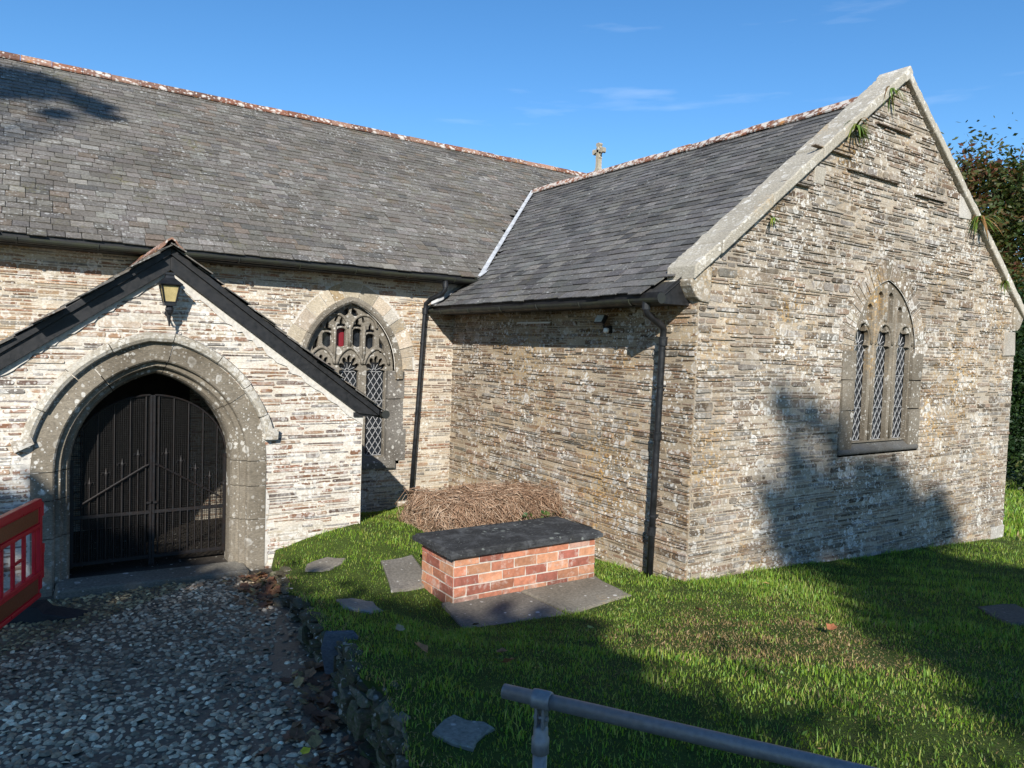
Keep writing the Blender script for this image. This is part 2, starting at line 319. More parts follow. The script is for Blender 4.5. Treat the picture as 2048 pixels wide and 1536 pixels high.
# ------------------------------------------------------------------ church
CH = empty('church', (0, 0, 0), 'old rubble stone church with slate roofs and a lean cross on its ridge', 'church')
CH['label'] = 'old rubble stone church with slate roofs, gabled transept and arched porch'
L, WX, NY = 5.132, 7.2, 4.606
def stone(mb, o, U, N, u0, u1, z0, z1, depth, tint, jit=.006):
    w, h = u1 - u0, z1 - z0
    if w < .02 or h < .008: return
    j = lambda a: random.uniform(-a, a); n = max(1, min(3, int(w / .12)))
    top = [(u0 + w * (k + .5) / n + j(w * .12 / n), z1 + j(jit)) for k in range(n)]; bot = [(u0 + w * (k + .5) / n + j(w * .12 / n), z0 + j(jit)) for k in range(n)]
    cr = min(w, h) * .28
    ring = [(u0 + j(jit), z0 + cr)] + [(u0 + cr * .6, z0 + j(jit) * .5)] + bot + [(u1 - cr * .6, z0 + j(jit) * .5), (u1 + j(jit), z0 + cr), (u1 + j(jit), z1 - cr), (u1 - cr * .6, z1 + j(jit) * .5)] + top[::-1] + [(u0 + cr * .6, z1 + j(jit) * .5), (u0 + j(jit), z1 - cr)]
    cu, cz = (u0 + u1) / 2, (z0 + z1) / 2; ins = min(.007, h * .18); tl, tz = j(.008), j(.006)
    a = [o + U * p[0] + Vector((0, 0, p[1])) + N * (-.012) for p in ring]; b = []
    for p in ring:
        du, dz = p[0] - cu, p[1] - cz; q = (cu + du * (1 - 2 * ins / max(w, .03)), cz + dz * (1 - 2 * ins / max(h, .012)))
        d = depth + tl * du / max(w, .1) + tz * dz / max(h, .03) + j(.0025); b.append(o + U * q[0] + Vector((0, 0, q[1])) + N * d)
    m = len(ring); mb.add(a + b, [tuple(range(m, 2 * m))] + [(i, (i + 1) % m, m + (i + 1) % m, m + i) for i in range(m)], tint)
def pick(pal, v=.25):
    r = random.random(); s = 0
    for wgt, c in pal:
        s += wgt
        if r <= s: break
    k = random.uniform(1 - v, 1 + v); return tuple(min(.9, q * k * random.uniform(.98, 1.02)) for q in c)
def wall(mb, o, U, N, zlo, zhi, span, blocks, pal, mortar, hr=(.025, .075), lr=(.1, .48), dr=(.0, .02), gap=.009, wob=.012):
    o = Vector(o); U = Vector(U); N = Vector(N); z = zlo; ph = random.uniform(0, 9)
    while z < zhi:
        h = random.uniform(*hr) * (1.5 if random.random() < .1 else 1); z1 = min(z + h, zhi); zm = (z + z1) / 2
        s = span(zm)
        if s:
            iv = [list(s)]
            for b in blocks:
                r = b(zm)
                if not r: continue
                new = []
                for a in iv:
                    if r[1] <= a[0] or r[0] >= a[1]: new.append(a); continue
                    if r[0] > a[0]: new.append([a[0], r[0]])
                    if r[1] < a[1]: new.append([r[1], a[1]])
                iv = new
            for a, b in iv:
                if b - a < .01: continue
                f = lambda u: wob * math.sin(u * 1.1 + ph) + wob * .5 * math.sin(u * 2.7 + z * 2)
                mb.quad(o + U * a + Vector((0, 0, z - .001)), o + U * b + Vector((0, 0, z - .001)), o + U * b + Vector((0, 0, z1)), o + U * a + Vector((0, 0, z1)), sc(mortar, .93, 1.07))
                u = a + (0 if random.random() < .5 else random.uniform(-.1, 0))
                while u < b - .02:
                    ln = random.uniform(*lr) * (1.5 if h < .04 and random.random() < .4 else 1)
                    e = u + ln
                    if b - e < .07: e = b
                    us = max(u, a) + gap / 2; ue = min(e, b) - gap / 2; dz = f((us + ue) / 2)
                    if random.random() < .14 and h > .05:      # two thin slivers in place of one
                        zc = (z + z1) / 2; stone(mb, o, U, N, us, ue, z + dz + gap * .4, zc + dz - gap * .3, random.uniform(*dr), pick(pal), .003); stone(mb, o, U, N, us, ue, zc + dz + gap * .3, z1 + dz - gap * .4, random.uniform(*dr), pick(pal), .003)
                    elif random.random() > .035: stone(mb, o, U, N, us, ue, z + dz + gap * .45, z1 + dz - gap * .45, random.uniform(*dr), pick(pal), min(.006, h * .1))
                    u = e
        z = z1
def arch_hw(hw, zs, rise, z, off=0):       # half width of a two-centred arch at height z
    r = (hw * hw + rise * rise) / (2 * hw); c = r - hw; R = r + off
    if z <= zs: return hw + off
    q = R * R - (z - zs) ** 2
    return max(0, math.sqrt(q) - c) if q > 0 else 0
def arch_path(cx, hw, zs, rise, zb, off=0, n=14, side=0):   # points (x,z) up the left jamb, over and down the right
    r = (hw * hw + rise * rise) / (2 * hw); c = r - hw; R = r + off; ta = math.acos(min(1, c / R)); pts = []
    Lp = [(cx + c - R * math.cos(ta * k / n), zs + R * math.sin(ta * k / n)) for k in range(n + 1)]
    Rp = [(2 * cx - p[0], p[1]) for p in Lp[::-1]]
    full = Lp + Rp[1:]
    if zb is not None: full = [(cx - hw - off, zb)] + full + [(cx + hw + off, zb)]
    return full
VX, VNX, VNY = Vector((1, 0, 0)), Vector((-1, 0, 0)), Vector((0, -1, 0))
# window and door shapes: centre x, half width, springing z, rise
NW = dict(cx=-1.71, hw=.71, zs=1.97, rise=.98, zb=.52); GW = dict(cx=3.52, hw=.74, zs=2.45, rise=.95, zb=1.15)
DR = dict(cx=-4.63, hw=.74, zs=1.05, rise=.925, zb=-.1); PY = -2.34
pal_n = [(.28, (.23, .135, .09)), (.27, (.31, .225, .16)), (.2, (.21, .2, .19)), (.13, (.12, .085, .068)), (.12, (.36, .31, .25))]
pal_p = [(.34, (.21, .12, .082)), (.24, (.29, .2, .14)), (.2, (.19, .18, .18)), (.14, (.11, .08, .07)), (.08, (.36, .32, .27))]
pal_s = [(.42, (.20, .138, .10)), (.22, (.26, .21, .16)), (.22, (.185, .17, .15)), (.14, (.115, .085, .062))]
pal_g = [(.32, (.19, .145, .112)), (.25, (.25, .215, .175)), (.27, (.185, .175, .165)), (.16, (.105, .086, .068))]
def blk(w, off, zlow=None, top=None):
    def f(z):
        if z < (w['zb'] if zlow is None else zlow): return None
        if z > w['zs'] + w['rise'] + off + .02: return None
        h = arch_hw(w['hw'], w['zs'], w['rise'], z, off)
        return (w['cx'] - h, w['cx'] + h) if h > 0 else None
    return f
mb = MB(); wall(mb, (0, 0, 0), VX, VNY, -.5, 3.52, lambda z: (-11, 0), [blk(NW, .10), blk(NW, .33, 1.965)], pal_n, (.47, .435, .375), dr=(-.003, .011), hr=(.02, .06))
obj('nave_wall', mb, M['nave_wall'], CH, fix=False)
mb = MB(); wall(mb, (0, 0, 0), Vector((0, -1, 0)), VNX, -.5, 3.12, lambda z: (0, L), [], pal_s, (.37, .32, .25), dr=(-.003, .018), hr=(.018, .07))
obj('transept_side_wall', mb, M['side_wall'], CH, fix=False)
GL = lambda x: 3.17 + .757 * ((x if x <= 3.6 else 7.2 - x) + .06)       # lower arris of the gable coping
def gspan(z):
    if z < 3.2: return (0, WX)
    a = (z - 3.17) / .757 - .06; return (a, WX - a) if a < 3.55 else None
mb = MB(); wall(mb, (0, -L, 0), VX, VNY, -.9, 5.92, gspan, [blk(GW, .0), blk(GW, .22, 2.45), lambda z: (GW['cx'] - .95, GW['cx'] + .93) if 1.155 < z < 2.45 else None], pal_g, (.35, .315, .265), dr=(-.003, .019), hr=(.017, .074), lr=(.08, .42))
for x0, x1, z in ((1.75, 2.5, 4.78), (2.45, 3.55, 4.62), (4.0, 4.75, 4.55), (1.25, 1.7, 4.3), (3.0, 3.8, 5.28)):   # thrown-out slate courses
    mb.box(((x0 + x1) / 2, -L - .02, z), (x1 - x0, .06, .018), Matrix.Rotation(.012, 3, 'Y'), (.14, .11, .09), .006)
obj('gable_wall', mb, M['gable_wall'], CH, fix=False)
# fan of narrow stones over the gable window, and its pale relieving ring
mb = MB(); P0 = arch_path(GW['cx'], GW['hw'], GW['zs'], GW['rise'], None, .0, 16); r0 = (GW['hw'] ** 2 + GW['rise'] ** 2) / (2 * GW['hw']); cc = r0 - GW['hw']
def ring_pt(w, s, off):     # s in -1..1 along the arch, 0 at the apex
    r = (w['hw'] ** 2 + w['rise'] ** 2) / (2 * w['hw']); c = r - w['hw']; ta = math.acos(c / r); a = ta * (1 - abs(s)); R = r + off
    x = c - R * math.cos(a); z = w['zs'] + R * math.sin(a)
    return (w['cx'] + (x if s < 0 else -x), z)
def voussoirs(mb, w, o0, o1, n, Y, pal, proud=.012, gap=.007, jo=.05, jw=.3):
    es = np.cumsum([random.uniform(1 - jw, 1 + jw) for _ in range(n)]); es = np.concatenate([[0], es / es[-1]]) * 2 - 1
    for a, b in zip(es[:-1], es[1:]):
        d = o1 + random.uniform(-jo, jo); g = gap / (2 * (w['hw'] + .3)); pts = []
        for o, seq in ((o0, (a + g, (a + b) / 2, b - g)), (d, (b - g, (a + b) / 2, a + g))):
            for s in seq: pts.append(ring_pt(w, s, o))
        pr = proud + random.uniform(0, .01); mb.prism([(p[0] + random.uniform(-.004, .004), p[1] + random.uniform(-.004, .004)) for p in pts], -pr, .05, lambda p, d_: (p[0], Y + d_, p[1]), pick(pal))
mb = MB(); voussoirs(mb, GW, .0, .27, 44, -L, [(.5, (.235, .2, .16)), (.3, (.29, .26, .22)), (.2, (.16, .14, .115))], proud=.003, jo=.08, jw=.6)
mb.prism(arch_path(GW['cx'], GW['hw'], GW['zs'], GW['rise'], None, .33) , .002, .03, lambda p, d: (p[0], -L + d, p[1]), (.4, .34, .27)) if False else None
obj('window_arch_stones', mb, M['gable_wall'], CH)
def ringplate(mb, w, o0, o1, Y, col, n=40):   # flat mortar behind a ring of stones
    for k in range(n):
        a, b = -1 + 2 * k / n, -1 + 2 * (k + 1) / n; q = [ring_pt(w, a, o0), ring_pt(w, b, o0), ring_pt(w, b, o1), ring_pt(w, a, o1)]
        mb.quad(*[(p[0], Y, p[1]) for p in q], col)
mb = MB(); ringplate(mb, GW, -.01, .27, -L + .001, (.42, .36, .28)); obj('arch_mortar', mb, M['mortar'], CH, fix=False)
mb = MB(); ringplate(mb, NW, -.01, .38, .0015, (.5, .46, .38)); obj('arch_mortar', mb, M['mortar'], CH, fix=False)
mb = MB(); voussoirs(mb, NW, .09, .31, 15, 0, [(.7, (.42, .385, .325)), (.2, (.47, .46, .43)), (.1, (.3, .24, .17))], proud=.006, jo=.03, jw=.35); obj('window_arch_stones', mb, M['granite'], CH)

# ---- traceried windows
def inside(x, y, poly):
    r = False; n = len(poly)
    for i in range(n):
        (x1, y1), (x2, y2) = poly[i], poly[(i + 1) % n]
        if (y1 > y) != (y2 > y) and x < (x2 - x1) * (y - y1) / (y2 - y1) + x1: r = not r
    return r
from mathutils.geometry import delaunay_2d_cdt
def plate(name, outer, holes, Yf, thick, bev, mat, parent, tint):     # a stone plate pierced by holes
    vs = []; es = []
    for poly in [outer] + holes:
        b_ = len(vs); vs += [Vector((p[0], p[1])) for p in poly]; es += [(b_ + i, b_ + (i + 1) % len(poly)) for i in range(len(poly))]
    v2, e2, f2, *_ = delaunay_2d_cdt(vs, es, [], 1, 1e-5); keep = []
    for f in f2:
        cx_, cy_ = sum(v2[i][0] for i in f) / len(f), sum(v2[i][1] for i in f) / len(f)
        if inside(cx_, cy_, outer) and not any(inside(cx_, cy_, h) for h in holes): keep.append(tuple(f))
    n = len(v2); mb = MB(); cnt = {}
    for f in keep:
        for i in range(len(f)): k = (f[i], f[(i + 1) % len(f)]); cnt[k] = 1
    fs = keep + [tuple(i + n for i in f[::-1]) for f in keep] + [(a_, a_ + n, b_ + n, b_) for a_, b_ in cnt if (b_, a_) not in cnt]
    mb.add([(q[0], Yf, q[1]) for q in v2] + [(q[0], Yf + thick, q[1]) for q in v2], fs, tint)
    o = obj(name, mb, mat, parent); bm = bmesh.new(); bm.from_mesh(o.data); bmesh.ops.delete(bm, geom=[v for v in bm.verts if not v.link_faces], context='VERTS'); bm.to_mesh(o.data); bm.free()
    return bevel(o, bev, 1)
def light_hole(cx, hw, z0, zs, lobes=5, rr=None, tall=1.25, cusp=.48):
    pts = [(cx - hw, z0), (cx + hw, z0), (cx + hw, zs - .01)]; N_ = 50; rr = rr or hw * 1.08
    for k in range(N_ + 1):
        th = math.pi * k / N_; r = rr * (1 - cusp + cusp * abs(math.sin(lobes * th)) ** .55); pts.append((cx + r * math.cos(th), zs + .012 + r * math.sin(th) * tall))
    return pts + [(cx - hw, zs - .01)]
def lattice(mb, cx, hw, z0, z1, Y, dx, dz, w=.007):
    # diamond leading clipped to a light
    def seg(p, q):
        d = Vector((q[0] - p[0], q[1] - p[1])); n = Vector((-d.y, d.x)).normalized() * w / 2
        mb.prism([(p[0] + n.x, p[1] + n.y), (q[0] + n.x, q[1] + n.y), (q[0] - n.x, q[1] - n.y), (p[0] - n.x, p[1] - n.y)], -.004, .004, lambda r, t_: (r[0], Y + t_, r[1]))
    x0, x1 = cx - hw, cx + hw; sl = dz / dx
    for sg in (1, -1):
        c = -60
        for c in range(-60, 60):
            # line z = z0 + sg*sl*(x-cx) + c*dz*1.0
            f = lambda x: z0 + sg * sl * (x - cx) + c * dz
            a, b = x0, x1; za, zb = f(a), f(b)
            if max(za, zb) < z0 or min(za, zb) > z1: continue
            def clip(xa, za, xb, zb):
                if za < z0: xa += (z0 - za) / (zb - za) * (xb - xa); za = z0
                if za > z1: xa += (z1 - za) / (zb - za) * (xb - xa); za = z1
                return xa, za
            p = clip(a, za, b, zb); q = clip(b, zb, a, za); seg(p, q)
    seg((x0, z1), (x1, z1)); seg((x0, z0 + .004), (x1, z0 + .004)); zz = z0 + .42
    while zz < z1 - .1: seg((x0, zz), (x1, zz)); zz += .42
def daisy(mb, cx, z, Y, r):
    mb.tube([(cx + .03 * math.cos(a), Y, z + .03 * math.sin(a)) for a in np.linspace(0, math.pi, 9)], .0035, 5)
    for a in np.linspace(.35, math.pi - .35, 5): mb.tube([(cx + .03 * math.cos(a), Y, z + .03 * math.sin(a)), (cx + r * math.cos(a), Y, z + r * 1.2 * math.sin(a))], .0035, 5)
grey = (.19, .18, .16)
nw = bpy.data.objects.new('nave_window', None); COL.objects.link(nw); nw.parent = CH; tag(nw, 'three light traceried window partly hidden by the porch roof')
cxs = (-2.14, -1.71, -1.28); holes = [light_hole(c, .152, .64, 1.95) for c in cxs]
for c in (-2.055, -1.84, -1.595, -1.385):
    zt = 2.57 if abs(c + 1.71) < .2 else 2.5
    holes.append([(c - .07, 2.31 if c < -1.71 and c > -1.9 or c > -1.5 else 2.33), (c, 2.26 if abs(c + 1.71) > .2 else 2.29), (c + .07, 2.31), (c + .07, zt - .03), (c + .04, zt), (c - .04, zt), (c - .07, zt - .03)])
    z = zt + .05
    holes.append([(c - .075, z - .03), (c, z - .02), (c + .075, z - .03), (c + .06, z + .01), (c + .03, z + .012), (c + .026, z + .06), (c, z + .115), (c - .026, z + .06), (c - .03, z + .012), (c - .06, z + .01)])
for s in (-1, 1):
    holes.append([(-1.71 + s * .48, 2.22), (-1.71 + s * .56, 2.2), (-1.71 + s * .55, 2.33), (-1.71 + s * .47, 2.45)])
    holes.append([(-1.71 + s * .015, 2.79), (-1.71 + s * .06, 2.755), (-1.71 + s * .14, 2.76), (-1.71 + s * .10, 2.83), (-1.71 + s * .03, 2.88)])
    holes.append([(-1.71 + s * .20, 2.66), (-1.71 + s * .245, 2.665), (-1.71 + s * .22, 2.73), (-1.71 + s * .18, 2.745)])
fix = lambda ps: ps if sum((ps[i][0] * ps[(i + 1) % len(ps)][1] - ps[(i + 1) % len(ps)][0] * ps[i][1]) for i in range(len(ps))) > 0 else ps[::-1]
outer = arch_path(NW['cx'], NW['hw'], NW['zs'], NW['rise'], .56)
plate('tracery', fix(outer), [fix(h)[::-1] for h in holes], .07, .085, .01, M['dress_dark'], nw, grey)
mb = MB()
for c in cxs:     # moulded ribs over each light and between the panels
    mb.tube([(c + .2 * math.cos(a), .06, 2.02 + .235 * math.sin(a) * (1 + .12 * math.sin(a) ** 6)) for a in np.linspace(.1, math.pi - .1, 16)], .026, 6, grey)
for x, z0, z1 in ((-1.715, 2.3, 2.62), (-1.945, 2.1, 2.62), (-1.49, 2.1, 2.62)): mb.tube([(x, .06, z0), (x, .06, z1)], .024, 6, grey)
for c in (-1.945, -1.49): mb.tube([(c + .2 * math.cos(a), .06, 2.58 + .2 * math.sin(a)) for a in np.linspace(.0, math.pi, 14)], .022, 6, grey)
obj('tracery_rib', mb, M['dress_dark'], nw, smooth=True)
mb = MB(); mb.quad((-2.36, .17, .6), (-1.06, .17, .6), (-1.06, .17, 2.95), (-2.36, .17, 2.95)); obj('glass', mb, M['glass'], nw)
mb = MB(); mb.quad((-1.92, .167, 2.24), (-1.77, .167, 2.24), (-1.77, .167, 2.6), (-1.92, .167, 2.6)); obj('red_glass', mb, M['red_glass'], nw)
mb = MB()
for c in cxs: lattice(mb, c, .15, .64, 1.93, 0.16, .098, .152); daisy(mb, c, 1.94, .16, .14)
obj('leading', mb, M['came'], nw)
mb = MB()    # hood mould: chamfered band in a few long stones, with label stops
def sweep(mb, w, prof, s0, s1, n, Y, col, legs=None):
    rows = []
    for k in range(n + 1):
        s = s0 + (s1 - s0) * k / n; rows.append([(*ring_pt(w, s, o), d) for o, d in prof])
    m = len(prof); vs = [(p[0], Y + p[2], p[1]) for r in rows for p in r]; fs = []
    for i in range(n):
        for k in range(m - 1): fs.append((i * m + k, i * m + k + 1, (i + 1) * m + k + 1, (i + 1) * m + k))
    fs.append(tuple(range(m))); fs.append(tuple(n * m + k for k in range(m))); mb.add(vs, fs, col)
hp = [(.0, .03), (.0, -.035), (.03, -.06), (.085, -.06), (.098, -.01), (.098, .03)]
for a, b in ((-1, -.62), (-.615, -.2), (-.195, .22), (.225, .6), (.605, 1)): sweep(mb, NW, hp, a, b, 7, 0, sc(grey, .9, 1.15))
for s in (-1, 1): mb.box((NW['cx'] + s * (NW['hw'] + .05), -.02, 1.9), (.1, .09, .16), None, grey, .012)
obj('hood_mould', mb, M['dress_dark'], nw)
mb = MB(); zs_ = [.56, 1.05, 1.52, 1.95]; grey2 = (.15, .148, .145)
for s in (-1, 1):
    for a, b, e in zip(zs_[:-1], zs_[1:], (.33, .27, .29)):
        x0, x1 = NW['cx'] + s * .585, NW['cx'] + s * (.585 + e); mb = MB(); mb.box(((x0 + x1) / 2, .085, (a + b) / 2), (abs(x1 - x0) - .003, .2, b - a - .009), None, sc(grey2, .85, 1.15), .006); obj('jamb_stone', mb, M['dress_dark'], nw)
mb = MB(); mb.prism([(-.07, .46), (-.07, .56), (.13, .64), (.2, .64), (.2, .46)], NW['cx'] - .73, NW['cx'] + .73, lambda p, d: (d, p[0], p[1]), (.16, .16, .155)); bevel(obj('sill', mb, M['dress_dark'], nw), .012)

gw = bpy.data.objects.new('gable_window', None); COL.objects.link(gw); gw.parent = CH; tag(gw, 'narrow three light window with blind panelled head in the gable')
brn = (.19, .175, .15); gx = (3.03, 3.52, 4.01)
lights = [light_hole(c, .158, 1.32, 2.53, 3, .16, 1.75, .36) for c in gx]; panels = []
for c, za, zb in ((3.17, 2.86, 2.97), (3.40, 2.85, 3.14), (3.64, 2.85, 3.14), (3.87, 2.86, 2.97)):
    panels.append([(c - .07, za), (c + .07, za)] + [(c + .07 * math.cos(a) * (1 if abs(math.sin(3 * a)) > .5 else .75), zb + .1 * math.sin(a)) for a in np.linspace(0, math.pi, 13)])
outer = arch_path(GW['cx'], GW['hw'], GW['zs'], GW['rise'], 1.3)
plate('tracery', fix(outer), [fix(h)[::-1] for h in lights + panels], -L + .028, .065, .01, M['dress_dark'], gw, brn)
plate('blind_panel', fix([(3.0, 2.835), (4.06, 2.835), (4.06, 3.0), (3.75, 3.32), (3.28, 3.32), (3.0, 3.0)]), [], -L + .08, .03, .004, M['dress_dark'], gw, (.15, .13, .105))
mb = MB()
for c in gx: mb.tube([(c + .2 * math.cos(a), -L + .026, 2.56 + .27 * math.sin(a)) for a in np.linspace(0, math.pi, 14)], .022, 6, brn)
for x_, zt_ in ((3.275, 3.17), (3.52, 3.36), (3.765, 3.17)): mb.tube([(x_, -L + .026, 1.34 if x_ != 3.52 else 2.84), (x_, -L + .026, zt_)], .022, 6, brn)
obj('tracery_rib', mb, M['dress_dark'], gw, smooth=True)
mb = MB(); mb.quad((2.8, -L + .101, 1.3), (4.25, -L + .101, 1.3), (4.25, -L + .101, 2.82), (2.8, -L + .101, 2.82)); obj('glass', mb, M['glass'], gw)
mb = MB()
for c in gx: lattice(mb, c, .156, 1.32, 2.54, -L + .094, .1, .155, .005); daisy(mb, c, 2.55, -L + .094, .13)
obj('leading', mb, M['came'], gw)
mb = MB()
for s, off in ((-1, .95), (1, .93)):
    for a, b, e in zip([1.225, 1.72, 2.1], [1.72, 2.1, 2.47], (0, -.03, .0)):
        x0, x1 = GW['cx'] + s * .66, GW['cx'] + s * (off + e); mb = MB(); mb.box(((x0 + x1) / 2, -L + .085, (a + b) / 2), (abs(x1 - x0), .2, b - a - .008), None, sc(brn, .85, 1.1), .006); obj('jamb_stone', mb, M['dress_dark'], gw)
mb = MB(); mb.prism([(-.025, 1.16), (-.03, 1.22), (.11, 1.325), (.2, 1.325), (.2, 1.16)], GW['cx'] - .955, GW['cx'] + .935, lambda p, d: (d, -L + p[0], p[1]), (.11, .112, .112)); bevel(obj('sill', mb, M['tomb_slab'], gw), .03, 3)

# ---- roofs
def slates(mb, o, U, S, N, u0, u1, s_len, ex, wr, keep, pal, jit=.006):
    o = Vector(o); U = Vector(U); S = Vector(S); N = Vector(N); k = 0; s = 0; ln = ex * 1.9
    while s < s_len - .03:
        u = u0 - random.uniform(0, wr[1])
        while u < u1:
            w = random.uniform(*wr); ua, ub = u + .004, u + w - .004
            if keep((ua + ub) / 2, s + ex / 2):
                sb = s + random.uniform(-jit, jit) - (0 if random.random() > .03 else .02); h = .013 + random.uniform(0, .009); t = min(s + ln, s_len + .02); tl = random.uniform(-.003, .003)
                b0 = o + U * ua + S * (sb + random.uniform(-.004, .004)) + N * (h + tl); b1 = o + U * ub + S * (sb + random.uniform(-.004, .004)) + N * (h - tl)
                t0 = o + U * ua + S * t + N * (-.004); t1 = o + U * ub + S * t + N * (-.004); d = N * .011
                mb.add([b0, b1, t1, t0, b0 - d, b1 - d, t1 - d, t0 - d], [(0, 1, 2, 3), (0, 4, 5, 1), (0, 3, 7, 4), (1, 5, 6, 2)], pick(pal, .17))
            u += w
        s += ex
NE, NZ = -.36, 3.449
nrun, nris = NY - NE, 6.86 - NZ; nl = math.hypot(nrun, nris); NS = Vector((0, nrun / nl, nris / nl)); NN = Vector((0, -nris / nl, nrun / nl))
tz = lambda x: 2.96 + (x + .42) * .711
def nkeep(u, s):
    y = NE + s * NS.y; z = NZ + s * NS.z
    return not (u > .0 and z < tz(u) + .02 and u < 3.7)
pal_r = [(.45, (.122, .112, .098)), (.33, (.138, .128, .113)), (.1, (.095, .09, .083)), (.08, (.135, .112, .09)), (.04, (.18, .168, .15))]
mb = MB(); slates(mb, (0, NE, NZ), VX, NS, NN, -12, 6.85, nl, .15, (.16, .26), nkeep, pal_r)
mb.add([(-12, NE + .03, NZ - .03), (6.85, NE + .03, NZ - .03), (6.85, NY, 6.84), (-12, NY, 6.84), (6.85, NY + nrun, NZ), (-12, NY + nrun, NZ)], [(0, 1, 2, 3), (3, 2, 4, 5)], (.03, .03, .03))
nroof = obj('nave_roof', mb, M['nave_slate'], CH, fix=False)
TE, TZ = -.42, 2.96; trun, tris = 3.6 - TE, 5.80 - TZ; tl = math.hypot(trun, tris); TS = Vector((trun / tl, 0, tris / tl)); TN = Vector((-tris / tl, 0, trun / tl))
def tkeep(u, s):      # u runs from the gable (0) to the nave (positive = +Y)
    y = -L + u; x = TE + s * TS.x; z = TZ + s * TS.z; nz_ = NZ + (y - NE) * nris / nrun
    if y < -L + .25: return False
    return (y < .0 and z < NZ + .1) or z > nz_ + .03
pal_t = [(.45, (.102, .099, .094)), (.3, (.125, .121, .114)), (.15, (.076, .074, .072)), (.1, (.145, .138, .126))]
mb = MB(); slates(mb, (TE, -L, TZ), Vector((0, 1, 0)), TS, TN, .2, 8.4, tl, .15, (.19, .29), tkeep, pal_t)
mb.add([(TE + .03, -L + .1, TZ - .025), (TE + .03, -.01, TZ - .025), (3.6, 3.2, 5.77), (3.6, -L + .1, 5.77), (WX + .42, -L + .1, TZ - .02), (WX + .42, -.01, TZ - .02)], [(0, 1, 2, 3), (3, 2, 5, 4)], (.03, .03, .03))
troof = obj('transept_roof', mb, M['trans_slate'], CH, fix=False)
def ridge(mb, a, b, side, n, pal, drop=.092, half=.115):
    a, b = Vector(a), Vector(b); d = (b - a); Ld = d.length; d.normalize(); side = Vector(side)
    for k in range(n):
        p, q = a + d * (Ld * k / n + .004), a + d * (Ld * (k + 1) / n - .004); dz = random.uniform(-.008, .008); c = pick(pal); vs = []
        pr = [(-half, -drop), (-half * .5, -drop * .42), (-.035, .0), (0, .022), (.035, .0), (half * .5, -drop * .42), (half, -drop)]
        for e in (p, q):
            for x, z in pr: vs.append(e + side * x + Vector((0, 0, z + dz + random.uniform(-.002, .002))))
            for x, z in pr: vs.append(e + side * x * .93 + Vector((0, 0, z + dz - .02)))
        m = len(pr); fs = []
        for i in range(m - 1): fs += [(i, i + 1, 2 * m + i + 1, 2 * m + i), (m + i, 3 * m + i, 3 * m + i + 1, m + i + 1), (i, m + i, m + i + 1, i + 1), (2 * m + i, 2 * m + i + 1, 3 * m + i + 1, 3 * m + i)]
        fs += [(0, 2 * m, 3 * m, m), (m - 1, 2 * m - 1, 4 * m - 1, 3 * m - 1)]; mb.add(vs, fs, c)
clay = [(.4, (.19, .085, .055)), (.35, (.14, .075, .055)), (.25, (.24, .14, .10))]
mb = MB(); ridge(mb, (-12, NY, 6.93), (6.62, NY, 6.93), (0, 1, 0), 42, clay); obj('ridge_tiles', mb, M['nave_ridge'], nroof)
mb = MB(); ridge(mb, (3.6, -L + .3, 5.875), (3.6, 3.0, 5.875), (1, 0, 0), 19, clay); obj('ridge_tiles', mb, M['trans_ridge'], troof)
mb = MB()    # lead valley and the flashing at its foot
va, vb = Vector((.27, -.36, 3.47)), Vector((3.6, 3.05, 5.84)); dv = (vb - va).normalized(); sd = dv.cross(Vector((0, 0, 1))).normalized()
for k in range(9):
    p, q = va + (vb - va) * (k / 9), va + (vb - va) * ((k + 1) / 9 + .004); h = .018 + .002 * (k % 2)
    mb.add([p - sd * .055 + NN * h, p + Vector((0, 0, h * .4)), p + sd * .04 + TN * h, q - sd * .055 + NN * h, q + Vector((0, 0, h * .4)), q + sd * .04 + TN * h], [(0, 1, 4, 3), (1, 2, 5, 4)])
for yy in np.linspace(-.02, -.36, 3)[:1]:
    mb.add([(-.42, -.16, 2.985), (.27, -.16, 3.475), (.27, -.012, 3.49), (-.42, -.012, 3.0), (-.42, -.012, 3.1), (.2, -.012, 3.54)], [(0, 1, 2, 3), (3, 2, 5, 4)])
mb.add([(.13, -.36, 3.385), (.34, -.40, 3.54), (.44, -.30, 3.6), (.2, -.2, 3.45)], [(0, 1, 2, 3)])
obj('valley_flashing', mb, M['lead'], troof, fix=False)
# east gable of the nave, back and end walls (plain, out of sight)
mb = MB(); st = (.2, .17, .13)
mb.add([(6.75, 0.01, -1), (6.75, 2 * NY, -1), (6.75, 2 * NY, 3.4), (6.75, NY, 6.8), (6.75, .01, 3.4)], [(0, 1, 2, 3, 4)], st); mb.quad((-11, 2 * NY, -1), (6.75, 2 * NY, -1), (6.75, 2 * NY, 3.5), (-11, 2 * NY, 3.5), st)
mb.add([(-11, 0.01, -1), (-11, 2 * NY, -1), (-11, 2 * NY, 3.4), (-11, NY, 6.8), (-11, .01, 3.4)], [(0, 1, 2, 3, 4)], st); mb.quad((WX, -L + .05, -1.2), (WX, 0, -1.2), (WX, 0, 2.9), (WX, -L + .05, 2.9), st)
obj('rear_wall', mb, M['gable_wall'], CH, fix=False)
